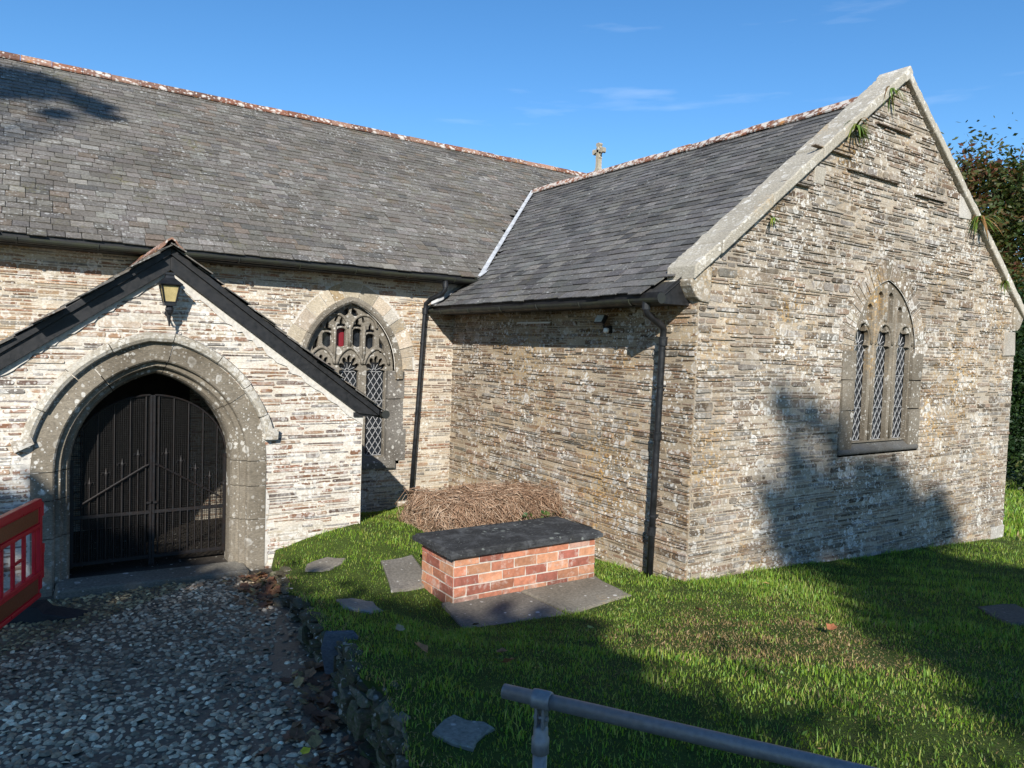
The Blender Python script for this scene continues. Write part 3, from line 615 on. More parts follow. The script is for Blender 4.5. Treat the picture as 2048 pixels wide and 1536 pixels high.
# copings of the transept gable
def coping(x0, x1, side, th, extra=0):
    mb = MB(); f = lambda x: (x if side < 0 else 7.2 - x)
    def p(x, up): return (f(x), GL(x) + up)
    n = 12; top = [p(x0 + (x1 - x0) * k / n, th + random.uniform(-.011, .011)) for k in range(n + 1)]; bot = [p(x1, -.005), p(x0, -.005)]
    c = sc((.35, .34, .305), .9, 1.12); mb.prism(top + bot, -L - .075 + random.uniform(-.008, .008), -L + .33 + random.uniform(-.01, .02), lambda q, d: (q[0], d, q[1]), c)
    bevel(obj('coping_stone', mb, M['coping'], CH), .015)
for a, b in zip([-.14, .24, 1.03, 1.89, 3.27], [.235, 1.024, 1.884, 3.264, 3.55]): coping(a, b, -1, .125 + random.uniform(0, .02))
for a, b in zip([-.22, .55, 1.12, 1.95, 2.9, 3.4], [.545, 1.114, 1.944, 2.894, 3.394, 3.55]): coping(a, b, 1, .125 + random.uniform(0, .02))
mb = MB(); mb.prism([(3.53, GL(3.53) - .01), (3.53, GL(3.53) + .15), (3.6, GL(3.6) + .165), (3.67, GL(3.67) + .15), (3.67, GL(3.67) - .01), (3.6, GL(3.6) - .01)], -L - .08, -L + .34, lambda q, d: (q[0], d, q[1]), (.4, .39, .36)); bevel(obj('coping_stone', mb, M['coping'], CH), .015)
for s in (-1, 1):
    mb = MB(); f = lambda x: x if s < 0 else 7.2 - x
    mb.prism([(f(q[0]), q[1]) for q in ((-.17, 3.10), (-.15, 3.04), (-.07, 2.93), (.0, 2.89), (.13, 2.88), (.15, 3.24), (.1, 3.26), (-.1, 3.13))], -L - .035, -L + .36, lambda q, d: (q[0], d, q[1]), (.27, .245, .2)); bevel(obj('kneeler', mb, M['gable_wall'], CH), .015)
for x, z, w, h, c in ((6.99, 2.68, .38, .36, (.37, .36, .34)), (5.35, 4.55, .34, .3, (.4, .4, .39)), (1.9, 4.46, .2, .2, (.38, .37, .34)), (7.0, -.28, .42, .2, (.36, .36, .35))):
    mb = MB(); mb.box((x, -L + .02, z), (w, .09, h), None, c, .01); bevel(obj('dressed_block', mb, M['granite'], CH), .012)
# cross on the east end of the nave ridge
mb = MB(); cx_, cz_ = 6.74, 7.0; cst = (.36, .34, .29)
mb.prism([(-.16, -.2), (.16, -.2), (.15, .04), (.08, .12), (.055, .16), (.05, .5), (-.05, .5), (-.055, .16), (-.08, .12), (-.15, .04)], -.06, .06, lambda p, d: (cx_ + d, NY + p[0], cz_ + p[1]), cst)
for a in range(4):
    R_ = Matrix.Rotation(a * math.pi / 2, 3, 'X')
    arm = [(-.035, .0), (-.035, .1), (-.075, .17), (-.05, .21), (.05, .21), (.075, .17), (.035, .1), (.035, .0)]
    mb.prism(arm, -.055, .055, lambda p, d: Vector((cx_, NY, cz_ + .58)) + R_ @ Vector((d, p[0], p[1])), cst)
mb.tube([(cx_, NY + .115 * math.cos(a), cz_ + .58 + .115 * math.sin(a)) for a in np.linspace(0, 2 * math.pi, 20, endpoint=False)], .03, 6, cst, closed=True)
cr = obj('ridge_cross', mb, M['granite'], CH); cr.rotation_euler = (0, 0, 0)

# ---- gutters and downpipes
def half_gutter(a, b, r, nm, parent, hooks):
    a, b = Vector(a), Vector(b); d = (b - a).normalized(); sd = Vector((d.y, -d.x, 0)); mb = MB(); n = 9; vs = []; m = 14
    for i in range(m + 1):
        p = a + (b - a) * (i / m) + Vector((0, 0, random.uniform(-.006, .006)))
        for rr in (r, r - .008):
            for k in range(n): an = math.pi + math.pi * k / (n - 1); vs.append(p + sd * (rr * math.cos(an)) + Vector((0, 0, rr * math.sin(an))))
    for i in range(m):
        for q in (0, n):
            for k in range(n - 1): A = i * 2 * n + q + k; mb.f.append((A, A + 1, A + 2 * n + 1, A + 2 * n))
        for k in (0, n - 1): A = i * 2 * n + k; mb.f.append((A, A + n, A + 3 * n, A + 2 * n))
    mb.v = vs; mb.c = [(1, 1, 1)] * len(vs)
    for p in (a, b): mb.lathe(p - d * .004 + Vector((0, 0, -.0)), [(r * .98, 0), (r * .98, .008)], 16, d)
    for k in range(hooks):
        p = a + (b - a) * ((k + .5) / hooks)
        mb.tube([p + sd * (r + .006) * math.cos(an) + Vector((0, 0, (r + .006) * math.sin(an))) for an in np.linspace(math.pi, 2 * math.pi, 9)], .008, 5)
    return obj(nm, mb, M['gutter'], parent, fix=False)
half_gutter((-11, -.375, 3.405), (.17, -.375, 3.405), .058, 'gutter', CH, 14)
half_gutter((-.435, -.03, 2.90), (-.435, -L + .1, 2.90), .058, 'gutter', CH, 6)
mb = MB(); mb.quad((-11, -.33, 3.34), (.15, -.33, 3.34), (.15, -.33, 3.46), (-11, -.33, 3.46)); mb.quad((-11, -.33, 3.34), (.15, -.33, 3.34), (.15, 0, 3.345), (-11, 0, 3.345))
mb.quad((-.39, -.0, 2.85), (-.39, -L + .12, 2.85), (-.39, -L + .12, 2.97), (-.39, 0, 2.97)); mb.quad((-.39, 0, 2.85), (-.39, -L + .12, 2.85), (0, -L + .12, 2.855), (0, 0, 2.855)); mb.quad((-.42, -L + .12, 2.85), (0, -L + .12, 2.85), (0, -L + .12, 3.24), (-.42, -L + .12, 2.95))
obj('eaves_board', mb, M['board'], CH, fix=False)
def downpipe(path, collars, brackets, wn):
    d = bpy.data.objects.new('downpipe', None); COL.objects.link(d); d.parent = CH
    mb = MB(); mb.tube(path, .036, 14); obj('pipe', mb, M['black_paint'], d, smooth=True)
    for p in collars: mb = MB(); mb.lathe(Vector(p) - Vector((0, 0, .045)), [(.036, 0), (.046, .004), (.046, .08), (.05, .082), (.05, .095), (.036, .1)], 14); obj('collar', mb, M['black_paint'], d, smooth=False)
    for p in brackets:
        mb = MB(); mb.lathe(Vector(p) - Vector((0, 0, .012)), [(.039, 0), (.043, .002), (.043, .022), (.039, .024)], 14); mb.box(Vector(p) + Vector(wn) * -.05, (.03, .05, .02) if wn[1] else (.05, .03, .02)); obj('bracket', mb, M['black_paint'], d)
    return d
px = lambda z: -.71 + (z - .2) * .054
downpipe([(-.37, -.375, 3.36), (-.37, -.375, 3.22), (-.40, -.33, 3.15), (-.51, -.17, 3.07), (px(3.0), -.11, 3.0), (px(2.9), -.1, 2.9), (px(1.0), -.1, 1.0), (px(-.25), -.1, -.25)], [(-.37, -.375, 3.29), (px(2.88), -.1, 2.88)], [(px(2.4), -.1, 2.4), (px(1.3), -.1, 1.3)], (0, -1, 0))
downpipe([(-.435, -4.82, 2.87), (-.435, -4.82, 2.79), (-.415, -4.815, 2.75), (-.16, -4.775, 2.64), (-.12, -4.77, 2.60), (-.115, -4.76, 2.5), (-.115, -4.73, 1.0), (-.115, -4.71, -.2)], [(-.435, -4.82, 2.83), (-.115, -4.765, 2.47), (-.115, -4.74, 1.46), (-.115, -4.715, .43)], [(-.115, -4.75, 2.0), (-.115, -4.72, .6)], (-1, 0, 0))
mb = MB()
for y, z in ((-.02, 0), ): pass
mb.tube([(-.012, -1.85, 2.71), (-.012, -2.62, 2.705)], .012, 6, (.5, .48, .42)); obj('conduit', mb, M['white_plastic'], CH)

# ---- porch (part of the church)
PX, PS, PRZ = -4.54, .735, 3.27
mb = MB(); ptop = lambda x: 3.05 - PS * abs(x - PX)
def pspan(z):
    hwid = min(2.07, (3.07 - z) / PS); return (PX - hwid, PX + hwid) if hwid > .03 else None
def jagged(z, _r=random.Random(4)):
    if z > 1.06: return None
    o = .33 + .03 * math.sin(z * 5.1) + .03 * math.sin(z * 11 + 1); return (DR['cx'] - DR['hw'] - o + .02, DR['cx'] + DR['hw'] + o - .02)
wall(mb, (0, PY, 0), VX, VNY, -.4, 3.06, pspan, [blk(DR, .30, 1.04), jagged], pal_p, (.53, .505, .46), dr=(-.003, .011), hr=(.02, .058))
obj('porch_wall', mb, M['porch_wall'], CH, fix=False)
mb = MB(); 
mb = MB()    # side walls (outer and inner faces) and the cement fillet round the dressings and under the verge
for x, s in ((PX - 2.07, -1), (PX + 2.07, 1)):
    mb = MB(); mb.box((x - s * .225, (PY + .03) / 2 + .0, .6), (.44, -PY - .06, 2.1), None, (.05, .042, .034)); obj('porch_side_wall', mb, M['soil_and_shaded_wall'], CH, fix=False)  # dark wall colour stands in for the dim porch interior
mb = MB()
mb.quad((PX - 1.65, PY + .4, -.4), (DR['cx'] - DR['hw'] - .02, PY + .4, -.4), (DR['cx'] - DR['hw'] - .02, PY + .4, 2.3), (PX - 1.65, PY + .4, 1.66), (.05, .04, .03)); obj('porch_inner_wall', mb, M['soil_and_shaded_wall'], CH, fix=False); mb = MB(); mb.quad((DR['cx'] + DR['hw'] + .02, PY + .4, -.4), (PX + 1.65, PY + .4, -.4), (PX + 1.65, PY + .4, 1.66), (DR['cx'] + DR['hw'] + .02, PY + .4, 2.3), (.05, .04, .03))
obj('porch_inner_wall', mb, M['soil_and_shaded_wall'], CH, fix=False)  # inner faces coloured dark in place of porch shade
mb = MB(); rj = random.Random(8)
for s in (-1, 1):
    prev = None; mb = MB()
    for k in range(27):
        z = -.2 + 1.27 * k / 26; o = .33 + .03 * math.sin(z * 5.1) + .03 * math.sin(z * 11 + 1) + rj.uniform(-.012, .012)
        cur = (DR['cx'] + s * (DR['hw'] + .26), DR['cx'] + s * (DR['hw'] + o + .015), z)
        if prev: mb.quad((prev[0], PY - .009, prev[2]), (prev[1], PY - .006, prev[2]), (cur[1], PY - .006, cur[2]), (cur[0], PY - .009, cur[2]))
        prev = cur
    obj('cement_pointing', mb, M['mortar'], CH, fix=False); mb = MB(); pts = []
    for k in range(40):
        x = PX + s * (.02 + 2.05 * k / 39); pts.append((x, ptop(x) + .02, ptop(x) - .045 - rj.uniform(0, .05) - (.06 if s > 0 else .02)))
    for a, b in zip(pts[:-1], pts[1:]): mb.quad((a[0], PY - .017, a[2]), (b[0], PY - .017, b[2]), (b[0], PY - .012, b[1]), (a[0], PY - .012, a[1]))
    obj('cement_pointing', mb, M['mortar'], CH, fix=False)
mb = MB(); ringplate(mb, DR, .2, .40, PY - .004, (1, 1, 1)); obj('cement_pointing', mb, M['mortar'], CH, fix=False)
# moulded doorway
def order(mb, prof, col, cuts_z, s_cuts, Y=PY):
    for sgn in (-1, 1):
        for a, b in zip(cuts_z[:-1], cuts_z[1:]):
            rows = [[(DR['cx'] + sgn * (DR['hw'] + o), Y + d, z) for o, d in prof] for z in (a + .004, b - .004)]; m = len(prof)
            mb.add(rows[0] + rows[1], [(k, k + 1, m + k + 1, m + k) for k in range(m - 1)] + [tuple(range(m)), tuple(range(m, 2 * m))], sc(col, .85, 1.12))
    for a, b in zip(s_cuts[:-1], s_cuts[1:]): sweep(mb, DR, prof, a + .003, b - .003, 9, Y, sc(col, .9, 1.1))
dcol = (.175, .16, .135)
prof = [(.325, .05), (.325, -.014), (.15, -.014), (.135, .0), (.125, .05), (.085, .052), (.072, .075), (.075, .105), (.055, .125), (.03, .125), (.012, .15), (0, .19), (0, .40), (.06, .40)]
mb = MB(); order(mb, prof, dcol, [-.2, .42, .78, 1.05], [-1, -.33, .04, .55, 1]); obj('doorway_arch', mb, M['porch_dress'], CH)
mb = MB(); hp = [(.328, .03), (.328, -.045), (.34, -.075), (.37, -.09), (.415, -.08), (.43, -.02), (.43, .03)]
for a, b in zip((-.86, -.66, -.43, -.2, .03, .3, .52, .72), (-.665, -.435, -.205, .025, .295, .515, .715, .85)):
    c = random.uniform(.9, 1.1); k = random.uniform(-.012, .012); sweep(mb, DR, [(o + k, d + k) for o, d in hp], a, b, 7, PY, (.30 * c, .285 * c, .25 * c))
mb.box((-5.76, PY - .03, 1.33), (.17, .1, .08), Matrix.Rotation(-.35, 3, 'Y'), (.3, .28, .25), .012); mb.box((-3.53, PY - .04, 1.34), (.13, .11, .11), None, (.36, .34, .3), .015)
obj('hood_mould', mb, m_masonry('lichened_hood', .62, .04, smear=.4, mcol=(.45, .43, .38)), CH)
mb = MB(); mb.box((DR['cx'] + .0, PY - .03, -.12), (1.75, .34, .16), Matrix.Rotation(.03, 3, 'Y'), (.16, .155, .14), .02); bevel(obj('door_step', mb, M['flat_stone'], CH), .02)
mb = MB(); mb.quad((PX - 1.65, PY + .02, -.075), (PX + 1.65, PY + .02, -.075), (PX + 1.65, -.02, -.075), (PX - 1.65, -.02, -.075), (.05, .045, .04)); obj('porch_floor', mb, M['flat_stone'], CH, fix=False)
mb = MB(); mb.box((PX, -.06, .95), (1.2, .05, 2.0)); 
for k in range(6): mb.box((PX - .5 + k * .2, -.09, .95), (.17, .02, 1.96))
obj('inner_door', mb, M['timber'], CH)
# gates
gy = PY + .36; gate = bpy.data.objects.new('iron_gate', None); COL.objects.link(gate); gate.parent = CH; tag(gate, 'pair of black iron gates with fleur tipped bars and wire netting')
ghw = lambda x: None
def gtop(x):     # height of the head curve of the gates
    u = abs(x - DR['cx']); return 1.1 + .66 * math.sqrt(max(0, 1 - (u / (DR['hw'] - .005)) ** 2)) - .02
dia = lambda x: 1.02 - .62 * max(0, abs(x - DR['cx']) - .04)
for s in (-1, 1):
    leaf = bpy.data.objects.new('gate_leaf', None); COL.objects.link(leaf); leaf.parent = gate
    mb = MB(); x_out = DR['cx'] + s * (DR['hw'] - .02); x_in = DR['cx'] + s * .022
    mb.box((x_out, gy, .56), (.03, .02, 1.08)); mb.box((x_in + s * -.008, gy, .85), (.022, .022, 1.78))
    for z in (.05, .52): mb.box(((x_in + x_out) / 2, gy, z), (abs(x_out - x_in), .012, .035))
    mb.tube([(DR['cx'] + s * u, gy - .004, gtop(DR['cx'] + s * u)) for u in np.linspace(.02, DR['hw'] - .01, 22)], .011, 6)
    mb.tube([(DR['cx'] + s * u, gy - .014, dia(DR['cx'] + s * u)) for u in (.03, .07, .66)], .011, 6)
    mb.box((x_in, gy - .012, .62), (.06, .02, .02)); obj('gate_frame', mb, M['iron'], leaf)
    mb = MB(); n = 10
    for k in range(n):
        x = DR['cx'] + s * (.06 + (DR['hw'] - .09) * k / (n - 1))
        if k % 2 == 0: mb.tube([(x, gy, .04), (x, gy, gtop(x) - .01)], .0075, 6)
        else:
            zt = dia(x) + .17; mb.tube([(x, gy, .04), (x, gy, zt)], .0075, 6)
            mb.tube([(x, gy, zt - .01), (x, gy, zt + .05)], [.013, .002], 6)
            for q in (-1, 1): mb.tube([(x, gy, zt - .04), (x + q * .018, gy, zt), (x + q * .034, gy, zt + .004), (x + q * .04, gy, zt - .02)], .005, 5)
    x = DR['cx'] + s * .14
    obj('bars', mb, M['iron'], leaf)
    mb = MB(); 
    for k in range(36):
        x = DR['cx'] + s * (.03 + .69 * k / 35); mb.box((x, gy + .016, (.06 + gtop(x)) / 2), (.0038, .0038, gtop(x) - .06))
    for k in range(88):
        z = .07 + k * .0193; u = DR['hw'] - .01
        if z > 1.1: u = (DR['hw'] - .005) * math.sqrt(max(0, 1 - ((z + .02 - 1.1) / .66) ** 2))
        if u > .04: mb.box((DR['cx'] + s * (.02 + u) / 2, gy + .0195, z), (u - .02, .0038, .0038))
    obj('wire_netting', mb, M['wire'], leaf)
# porch roof, boards, gutter
yf, ybk = PY - .115, 0.0
for s in (-1, 1):
    S_ = Vector((-s * 1, 0, PS)).normalized(); N_ = Vector((s * PS, 0, 1)).normalized(); e = Vector((PX + s * 2.30, yf, PRZ - .02 - PS * 2.30)); ln_ = 2.30 * math.hypot(1, PS)
    mb = MB(); slates(mb, e, Vector((0, 1, 0)), S_, N_, .02, -yf - .02, ln_, .16, (.2, .3), lambda u, t_: .0 <= u <= -yf, pal_r)
    mb.add([e + Vector((0, .03, -.02)), e + Vector((0, -yf - .01, -.02)), Vector((PX, -.01, PRZ - .04)), Vector((PX, yf + .03, PRZ - .04))], [(0, 1, 2, 3)], (.03,) * 3)
    obj('porch_roof', mb, M['nave_slate'], CH, fix=False)
    mb = MB(); b0 = lambda x, up: (x, PRZ - .05 - PS * abs(x - PX) + up)
    mb.prism([b0(PX, 0), b0(PX + s * 2.19, 0), b0(PX + s * 2.24, -.06), b0(PX + s * 2.0, -.205), b0(PX, -.215)], yf + .05, yf + .085, lambda p, d: (p[0], d, p[1]))
    mb.prism([b0(PX, .012), b0(PX + s * 2.24, .012), b0(PX + s * 2.24, -.055), b0(PX, -.065)], yf + .022, yf + .05, lambda p, d: (p[0], d, p[1])); bevel(obj('bargeboard', mb, M['board'], CH), .004)
    half_gutter((PX + s * 2.31, yf + .0, 1.53), (PX + s * 2.31, -.02, 1.53), .05, 'porch_gutter', CH, 3)
    mb = MB(); mb.box((PX + s * 2.15, yf + .1, 1.53), (.4, .05, .05)); obj('gutter_bracket', mb, M['board'], CH)
mb = MB(); ridge(mb, (PX, yf - .01, PRZ + .03), (PX, -.02, PRZ + .03), (1, 0, 0), 5, clay, .1, .125); obj('porch_ridge_tiles', mb, M['nave_ridge'], CH)

# ------------------------------------------------------------------ wall lantern and floodlight
def lantern(x, Yw, z):
    r = empty('wall_lantern', (x, Yw, z), 'black coach lantern with amber panes on the porch gable', 'lantern'); yc = Yw - .15
    mb = MB(); n = 4
    def ringp(rad, zz, rot=math.pi / 4): return [(x + rad * math.cos(rot + k * math.pi / 2), yc + rad * math.sin(rot + k * math.pi / 2), zz) for k in range(4)]
    def loft(mb, rs):
        vs = [p for rad, zz in rs for p in ringp(rad, zz)]; m = len(rs)
        mb.add(vs, [(i * 4 + k, i * 4 + (k + 1) % 4, (i + 1) * 4 + (k + 1) % 4, (i + 1) * 4 + k) for i in range(m - 1) for k in range(4)] + [(3, 2, 1, 0), tuple((m - 1) * 4 + k for k in range(4))])
    loft(mb, [(.145, z + .29), (.15, z + .30), (.06, z + .36), (.05, z + .385), (.062, z + .39), (.06, z + .41), (.02, z + .415)]); obj('lantern_cap', mb, M['black_paint'], r)
    mb = MB(); loft(mb, [(.066, z + .125), (.105, z + .29)]); obj('pane', mb, M['amber'], r)
    mb = MB()
    for a, b in zip(ringp(.07, z + .12), ringp(.112, z + .292)): mb.tube([a, b], .008, 5)
    for rad, zz in ((.112, .29), (.07, .125)):
        q = ringp(rad, z + zz); 
        for k in range(4): mb.tube([q[k], q[(k + 1) % 4]], .008, 5)
    loft(mb, [(.075, z + .09), (.075, z + .125)]); mb.lathe((x, yc, z - .04), [(.006, -.07), (.012, -.02), (.017, .04), (.03, .06), (.04, .09), (.03, .13)], 10); obj('lantern_frame', mb, M['black_paint'], r)
    mb = MB(); mb.tube([(x, yc, z - .02), (x, yc + .06, z - .05), (x, Yw - .02, z - .0)], .009, 8); mb.lathe((x, Yw - .025, z + .02), [(.026, 0), (.026, .015), (.015, .025)], 14, Vector((0, 1, 0))); obj('bracket', mb, M['black_paint'], r)
lantern(-4.56, PY, 2.56)
fl = empty('floodlight', (0, -3.78, 2.68), 'small black floodlight with sensor under the transept eaves', 'floodlight')
R_ = Matrix.Rotation(.5, 3, 'Y'); mb = MB(); mb.box((-.13, -3.76, 2.72), (.05, .15, .115), R_); mb.box((-.105, -3.76, 2.715), (.04, .11, .08), R_); bevel(obj('housing', mb, M['black_paint'], fl), .008)
mb = MB(); mb.box((-.157, -3.76, 2.733), (.004, .125, .09), R_); obj('lamp_glass', mb, M['lampglass'], fl)
mb = MB(); mb.tube([(-.1, -3.76, 2.69), (-.07, -3.76, 2.62), (0, -3.76, 2.62)], .014, 8); mb.box((-.02, -3.78, 2.61), (.04, .09, .09)); obj('bracket', mb, M['black_paint'], fl)
mb = MB(); mb.lathe((-.075, -3.8, 2.56), [(.004, 0), (.03, .012), (.036, .035), (.03, .06), (.01, .065)], 14); obj('sensor', mb, M['white_plastic'], fl, smooth=True)

# ------------------------------------------------------------------ brick chest tomb and slabs
tb = empty('chest_tomb', (-1.7, -4.35, -.02), 'red brick chest tomb under a dark slate slab', 'tomb')
X0, X1, Y0, Y1, Z0, Z1 = -2.52, -.87, -4.67, -4.05, -.02, .455; mb = MB(); mort = (.46, .41, .35)
mb.box(((X0 + X1) / 2, (Y0 + Y1) / 2, (Z0 + Z1) / 2), (X1 - X0 + .001, Y1 - Y0 + .001, Z1 - Z0), None, mort)
nc = 5; ch = (Z1 - Z0) / nc; bl = .262
bpal = [(.4, (.36, .145, .085)), (.3, (.42, .20, .115)), (.2, (.27, .095, .065)), (.1, (.34, .2, .15))]
for k in range(nc):
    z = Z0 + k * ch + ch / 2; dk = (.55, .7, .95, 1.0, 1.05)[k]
    for axis, a0, a1, fixed, s in (('x', X0, X1, Y0, -1), ('x', X0, X1, Y1, 1), ('y', Y0, Y1, X0, -1), ('y', Y0, Y1, X1, 1)):
        u = a0 - (bl / 2 if (k + (axis == 'y')) % 2 else 0)
        while u < a1 - .01:
            ua, ub = max(u, a0) + .006, min(u + bl, a1) - .006
            if ub - ua > .02:
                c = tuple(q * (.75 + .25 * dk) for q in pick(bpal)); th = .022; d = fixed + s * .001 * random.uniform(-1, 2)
                if axis == 'x': mb.box(((ua + ub) / 2, d - s * th / 2 + s * .006, z), (ub - ua, th, ch - .014), None, c, .005)
                else: mb.box((d - s * th / 2 + s * .006, (ua + ub) / 2, z), (th, ub - ua, ch - .014), None, c, .005)
            u += bl
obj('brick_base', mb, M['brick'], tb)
mb = MB(); sx0, sx1, sy0, sy1 = -2.585, -.81, -4.725, -3.95; sc_ = (.034, .037, .042)
pr = [(.02, .447), (.0, .45), (.0, .487), (.006, .493), (.016, .496), (.02, .505), (.026, .513), (.034, .515)]; rows = [[(sx0 + o, sy0 + o, z), (sx1 - o, sy0 + o, z), (sx1 - o, sy1 - o, z), (sx0 + o, sy1 - o, z)] for o, z in pr]
vs = [p for r in rows for p in r]; mb.add(vs, [(i * 4 + k, i * 4 + (k + 1) % 4, (i + 1) * 4 + (k + 1) % 4, (i + 1) * 4 + k) for i in range(len(pr) - 1) for k in range(4)] + [(3, 2, 1, 0), tuple((len(pr) - 1) * 4 + k for k in range(4))], sc_); obj('slate_slab', mb, M['tomb_slab'], tb)
def slab(name, poly, z, th, col, label, cat='stone slab', mat=None, wob=.012, group=None):
    mb = MB(); n = len(poly); ps = []
    for i in range(n):
        a, b = Vector(poly[i]), Vector(poly[(i + 1) % n])
        for t_ in (0, .33, .66): q = a.lerp(b, t_); ps.append((q.x + random.uniform(-wob, wob), q.y + random.uniform(-wob, wob)))
    zf = z if callable(z) else (lambda x, y: z)
    m = len(ps); top = [(p[0], p[1], zf(*p) + random.uniform(-.003, .003)) for p in ps]; cxm, cym = sum(p[0] for p in ps) / m, sum(p[1] for p in ps) / m
    inn = [(cxm + (p[0] - cxm) * .93, cym + (p[1] - cym) * .93, zf(*p) + .008) for p in ps]
    mb.add(top + inn + [(p[0], p[1], zf(*p) - th) for p in ps], [tuple(range(m, 2 * m))] + [(i, (i + 1) % m, m + (i + 1) % m, m + i) for i in range(m)] + [(2 * m + i, 2 * m + (i + 1) % m, (i + 1) % m, i) for i in range(m)], col)
    o = obj(name, mb, mat or M['flat_stone'], None, (cxm, cym, zf(cxm, cym) - th)); tag(o, label, cat, group); return o
GX = []   # polygons kept free of grass
def keepout(poly, k=.93):
    cx_, cy_ = sum(p[0] for p in poly) / len(poly), sum(p[1] for p in poly) / len(poly); GX.append([(cx_ + (p[0] - cx_) * k, cy_ + (p[1] - cy_) * k) for p in poly])
p = [(-2.74, -5.3), (-1.75, -5.38), (-1.80, -4.52), (-2.6, -4.6)]; keepout(p); slab('ledger_slab', p, .022, .1, (.155, .148, .135), 'worn grey slab paving in front of the brick tomb, left piece')
bpy.context.view_layer.update()
p = [(-1.735, -5.36), (-.92, -5.27), (-.82, -4.6), (-1.78, -4.55)]; keepout(p); slab('ledger_slab', p, .026, .1, (.19, .18, .155), 'paler grey slab under the right front corner of the brick tomb')
p = [(-2.88, -4.15), (-2.40, -4.1), (-2.30, -3.4), (-2.68, -3.45)]; keepout(p); slab('ledger_slab', p, lambda x, y: zg(x, y) + .022, .1, (.17, .165, .155), 'grey slab in the turf at the left end of the brick tomb')
keepout([(X0 - .05, Y0 - .05), (X1 + .05, Y0 - .05), (X1 + .05, Y1 + .05), (X0 - .05, Y1 + .05)])
def at(x, y, dz=0): return lambda a, b: zg(a, b) + dz
for poly, c, lab in (([(-3.60, -4.80), (-3.42, -4.92), (-3.24, -4.74), (-3.2, -4.47), (-3.36, -4.36), (-3.54, -4.5)], (.24, .235, .225), 'pale rough flat stone in the turf between path and tomb'),
                     ([(-3.42, -3.3), (-3.2, -3.4), (-2.98, -3.2), (-3.1, -3.02), (-3.34, -3.08)], (.2, .19, .17), 'flat stone half sunk in the grass near the porch corner'),
                     ([(-4.24, -7.5), (-4.16, -7.72), (-3.94, -7.6), (-4.05, -7.4)], (.2, .21, .2), 'grey stone sunk in dark grass on top of the retaining wall'),
                     ([(.95, -7.75), (1.3, -7.9), (1.9, -7.4), (1.4, -7.3)], (.1, .098, .095), 'flat stone in the shaded lawn at the far right')):
    keepout(poly); slab('flat_stone', poly, at(0, 0, .012), .12, c, lab, 'stone', None, .018)

# ------------------------------------------------------------------ leaf helpers (fallen leaves, plants)
def leaf_mesh(mb, c, size, rot, col, curl=.25):
    # lobed leaf, slightly curled
    pts = []
    for k in range(14):
        a = 2 * math.pi * k / 14; r = size * (.62 + .38 * abs(math.cos(2.5 * a))) * (.75 if math.cos(a) < -.6 else 1); x, y = r * math.cos(a), r * .8 * math.sin(a); pts.append(Vector(c) + rot @ Vector((x, y, curl * (y * y + .4 * x * x) / size + random.uniform(-.04, .04) * size)))
    mb.add([Vector(c) + rot @ Vector((0, 0, -.02 * size))] + pts, [(0, i + 1, (i + 1) % 14 + 1) for i in range(14)], col)
def rrot(tilt=.3): return Matrix.Rotation(random.uniform(0, 6.28), 3, 'Z') @ Matrix.Rotation(random.uniform(-tilt, tilt), 3, 'X') @ Matrix.Rotation(random.uniform(-tilt, tilt), 3, 'Y')
# ------------------------------------------------------------------ raised grave with cut twigs
bx0, bx1, by0, by1 = -1.78, -.06, -3.0, -2.15; rg = empty('raised_grave', (-.95, -2.55, .05), 'low slate-sided grave heaped with cut brown twigs beside transept wall', 'grave')
keepout([(bx0 - .03, by0 - .03), (bx1 + .05, by0 - .03), (bx1 + .05, by1 + .03), (bx0 - .03, by1 + .03)])
mb = MB(); kc = (.115, .13, .115)
for a, b in (((bx0, by0), (bx1, by0)), ((bx0, by1), (bx1, by1)), ((bx0, by0), (bx0, by1))):
    a, b = Vector((*a, 0)), Vector((*b, 0)); m = (a + b) / 2; ln = (b - a).length; ang = math.atan2(b.y - a.y, b.x - a.x); mb.box((m.x, m.y, .07), (ln + .03, .05, .34), Matrix.Rotation(ang, 3, 'Z') @ Matrix.Rotation(.06, 3, 'X'), kc, .01)
obj('slate_side', mb, M['dress_dark'], rg)
tp = tag(obj('twig_heap_core', (lambda m_: (m_.box((-.9, -2.57, .24), (1.6, .76, .3), None, (.045, .03, .018), .04), m_)[1])(MB()), M['soil_and_shaded_wall'], rg))
tp.name = 'earth_fill'
n = 5200; P = np.zeros((n, 5, 3)); rs = RNG
ctr = np.stack([rs.uniform(bx0 - .04, bx1 + .02, n), rs.uniform(by0 - .10, by1 + .05, n)], 1)
edge = np.minimum(np.minimum(ctr[:, 0] - bx0, bx1 + .2 - ctr[:, 0]), np.minimum(ctr[:, 1] - by0, by1 - ctr[:, 1])); dome = .37 + .13 * np.clip(edge / .09, -.6, 1) + .025 * np.sin(ctr[:, 0] * 6) + rs.normal(0, .025, n)
ang = rs.uniform(0, 6.28, n) * .5 + rs.normal(0, 1.0, n); ln = rs.uniform(.05, .3, n); bend = rs.normal(0, .2, n)
for k in range(5):
    s = (k / 4 - .5); x = ctr[:, 0] + np.cos(ang) * ln * s - np.sin(ang) * bend * (1 - 4 * s * s); y = ctr[:, 1] + np.sin(ang) * ln * s + np.cos(ang) * bend * (1 - 4 * s * s)
    out = np.maximum(0, np.maximum(by0 + .05 - y, bx0 + .05 - x)); P[:, k, 0] = np.clip(x, bx0 - .07, -.01); P[:, k, 1] = y; P[:, k, 2] = dome - 2.4 * np.minimum(out, .11) * rs.uniform(.5, 1, n) + rs.normal(0, .016, n) + .05 * np.sin(k * 1.7 + ang * 3) * ln
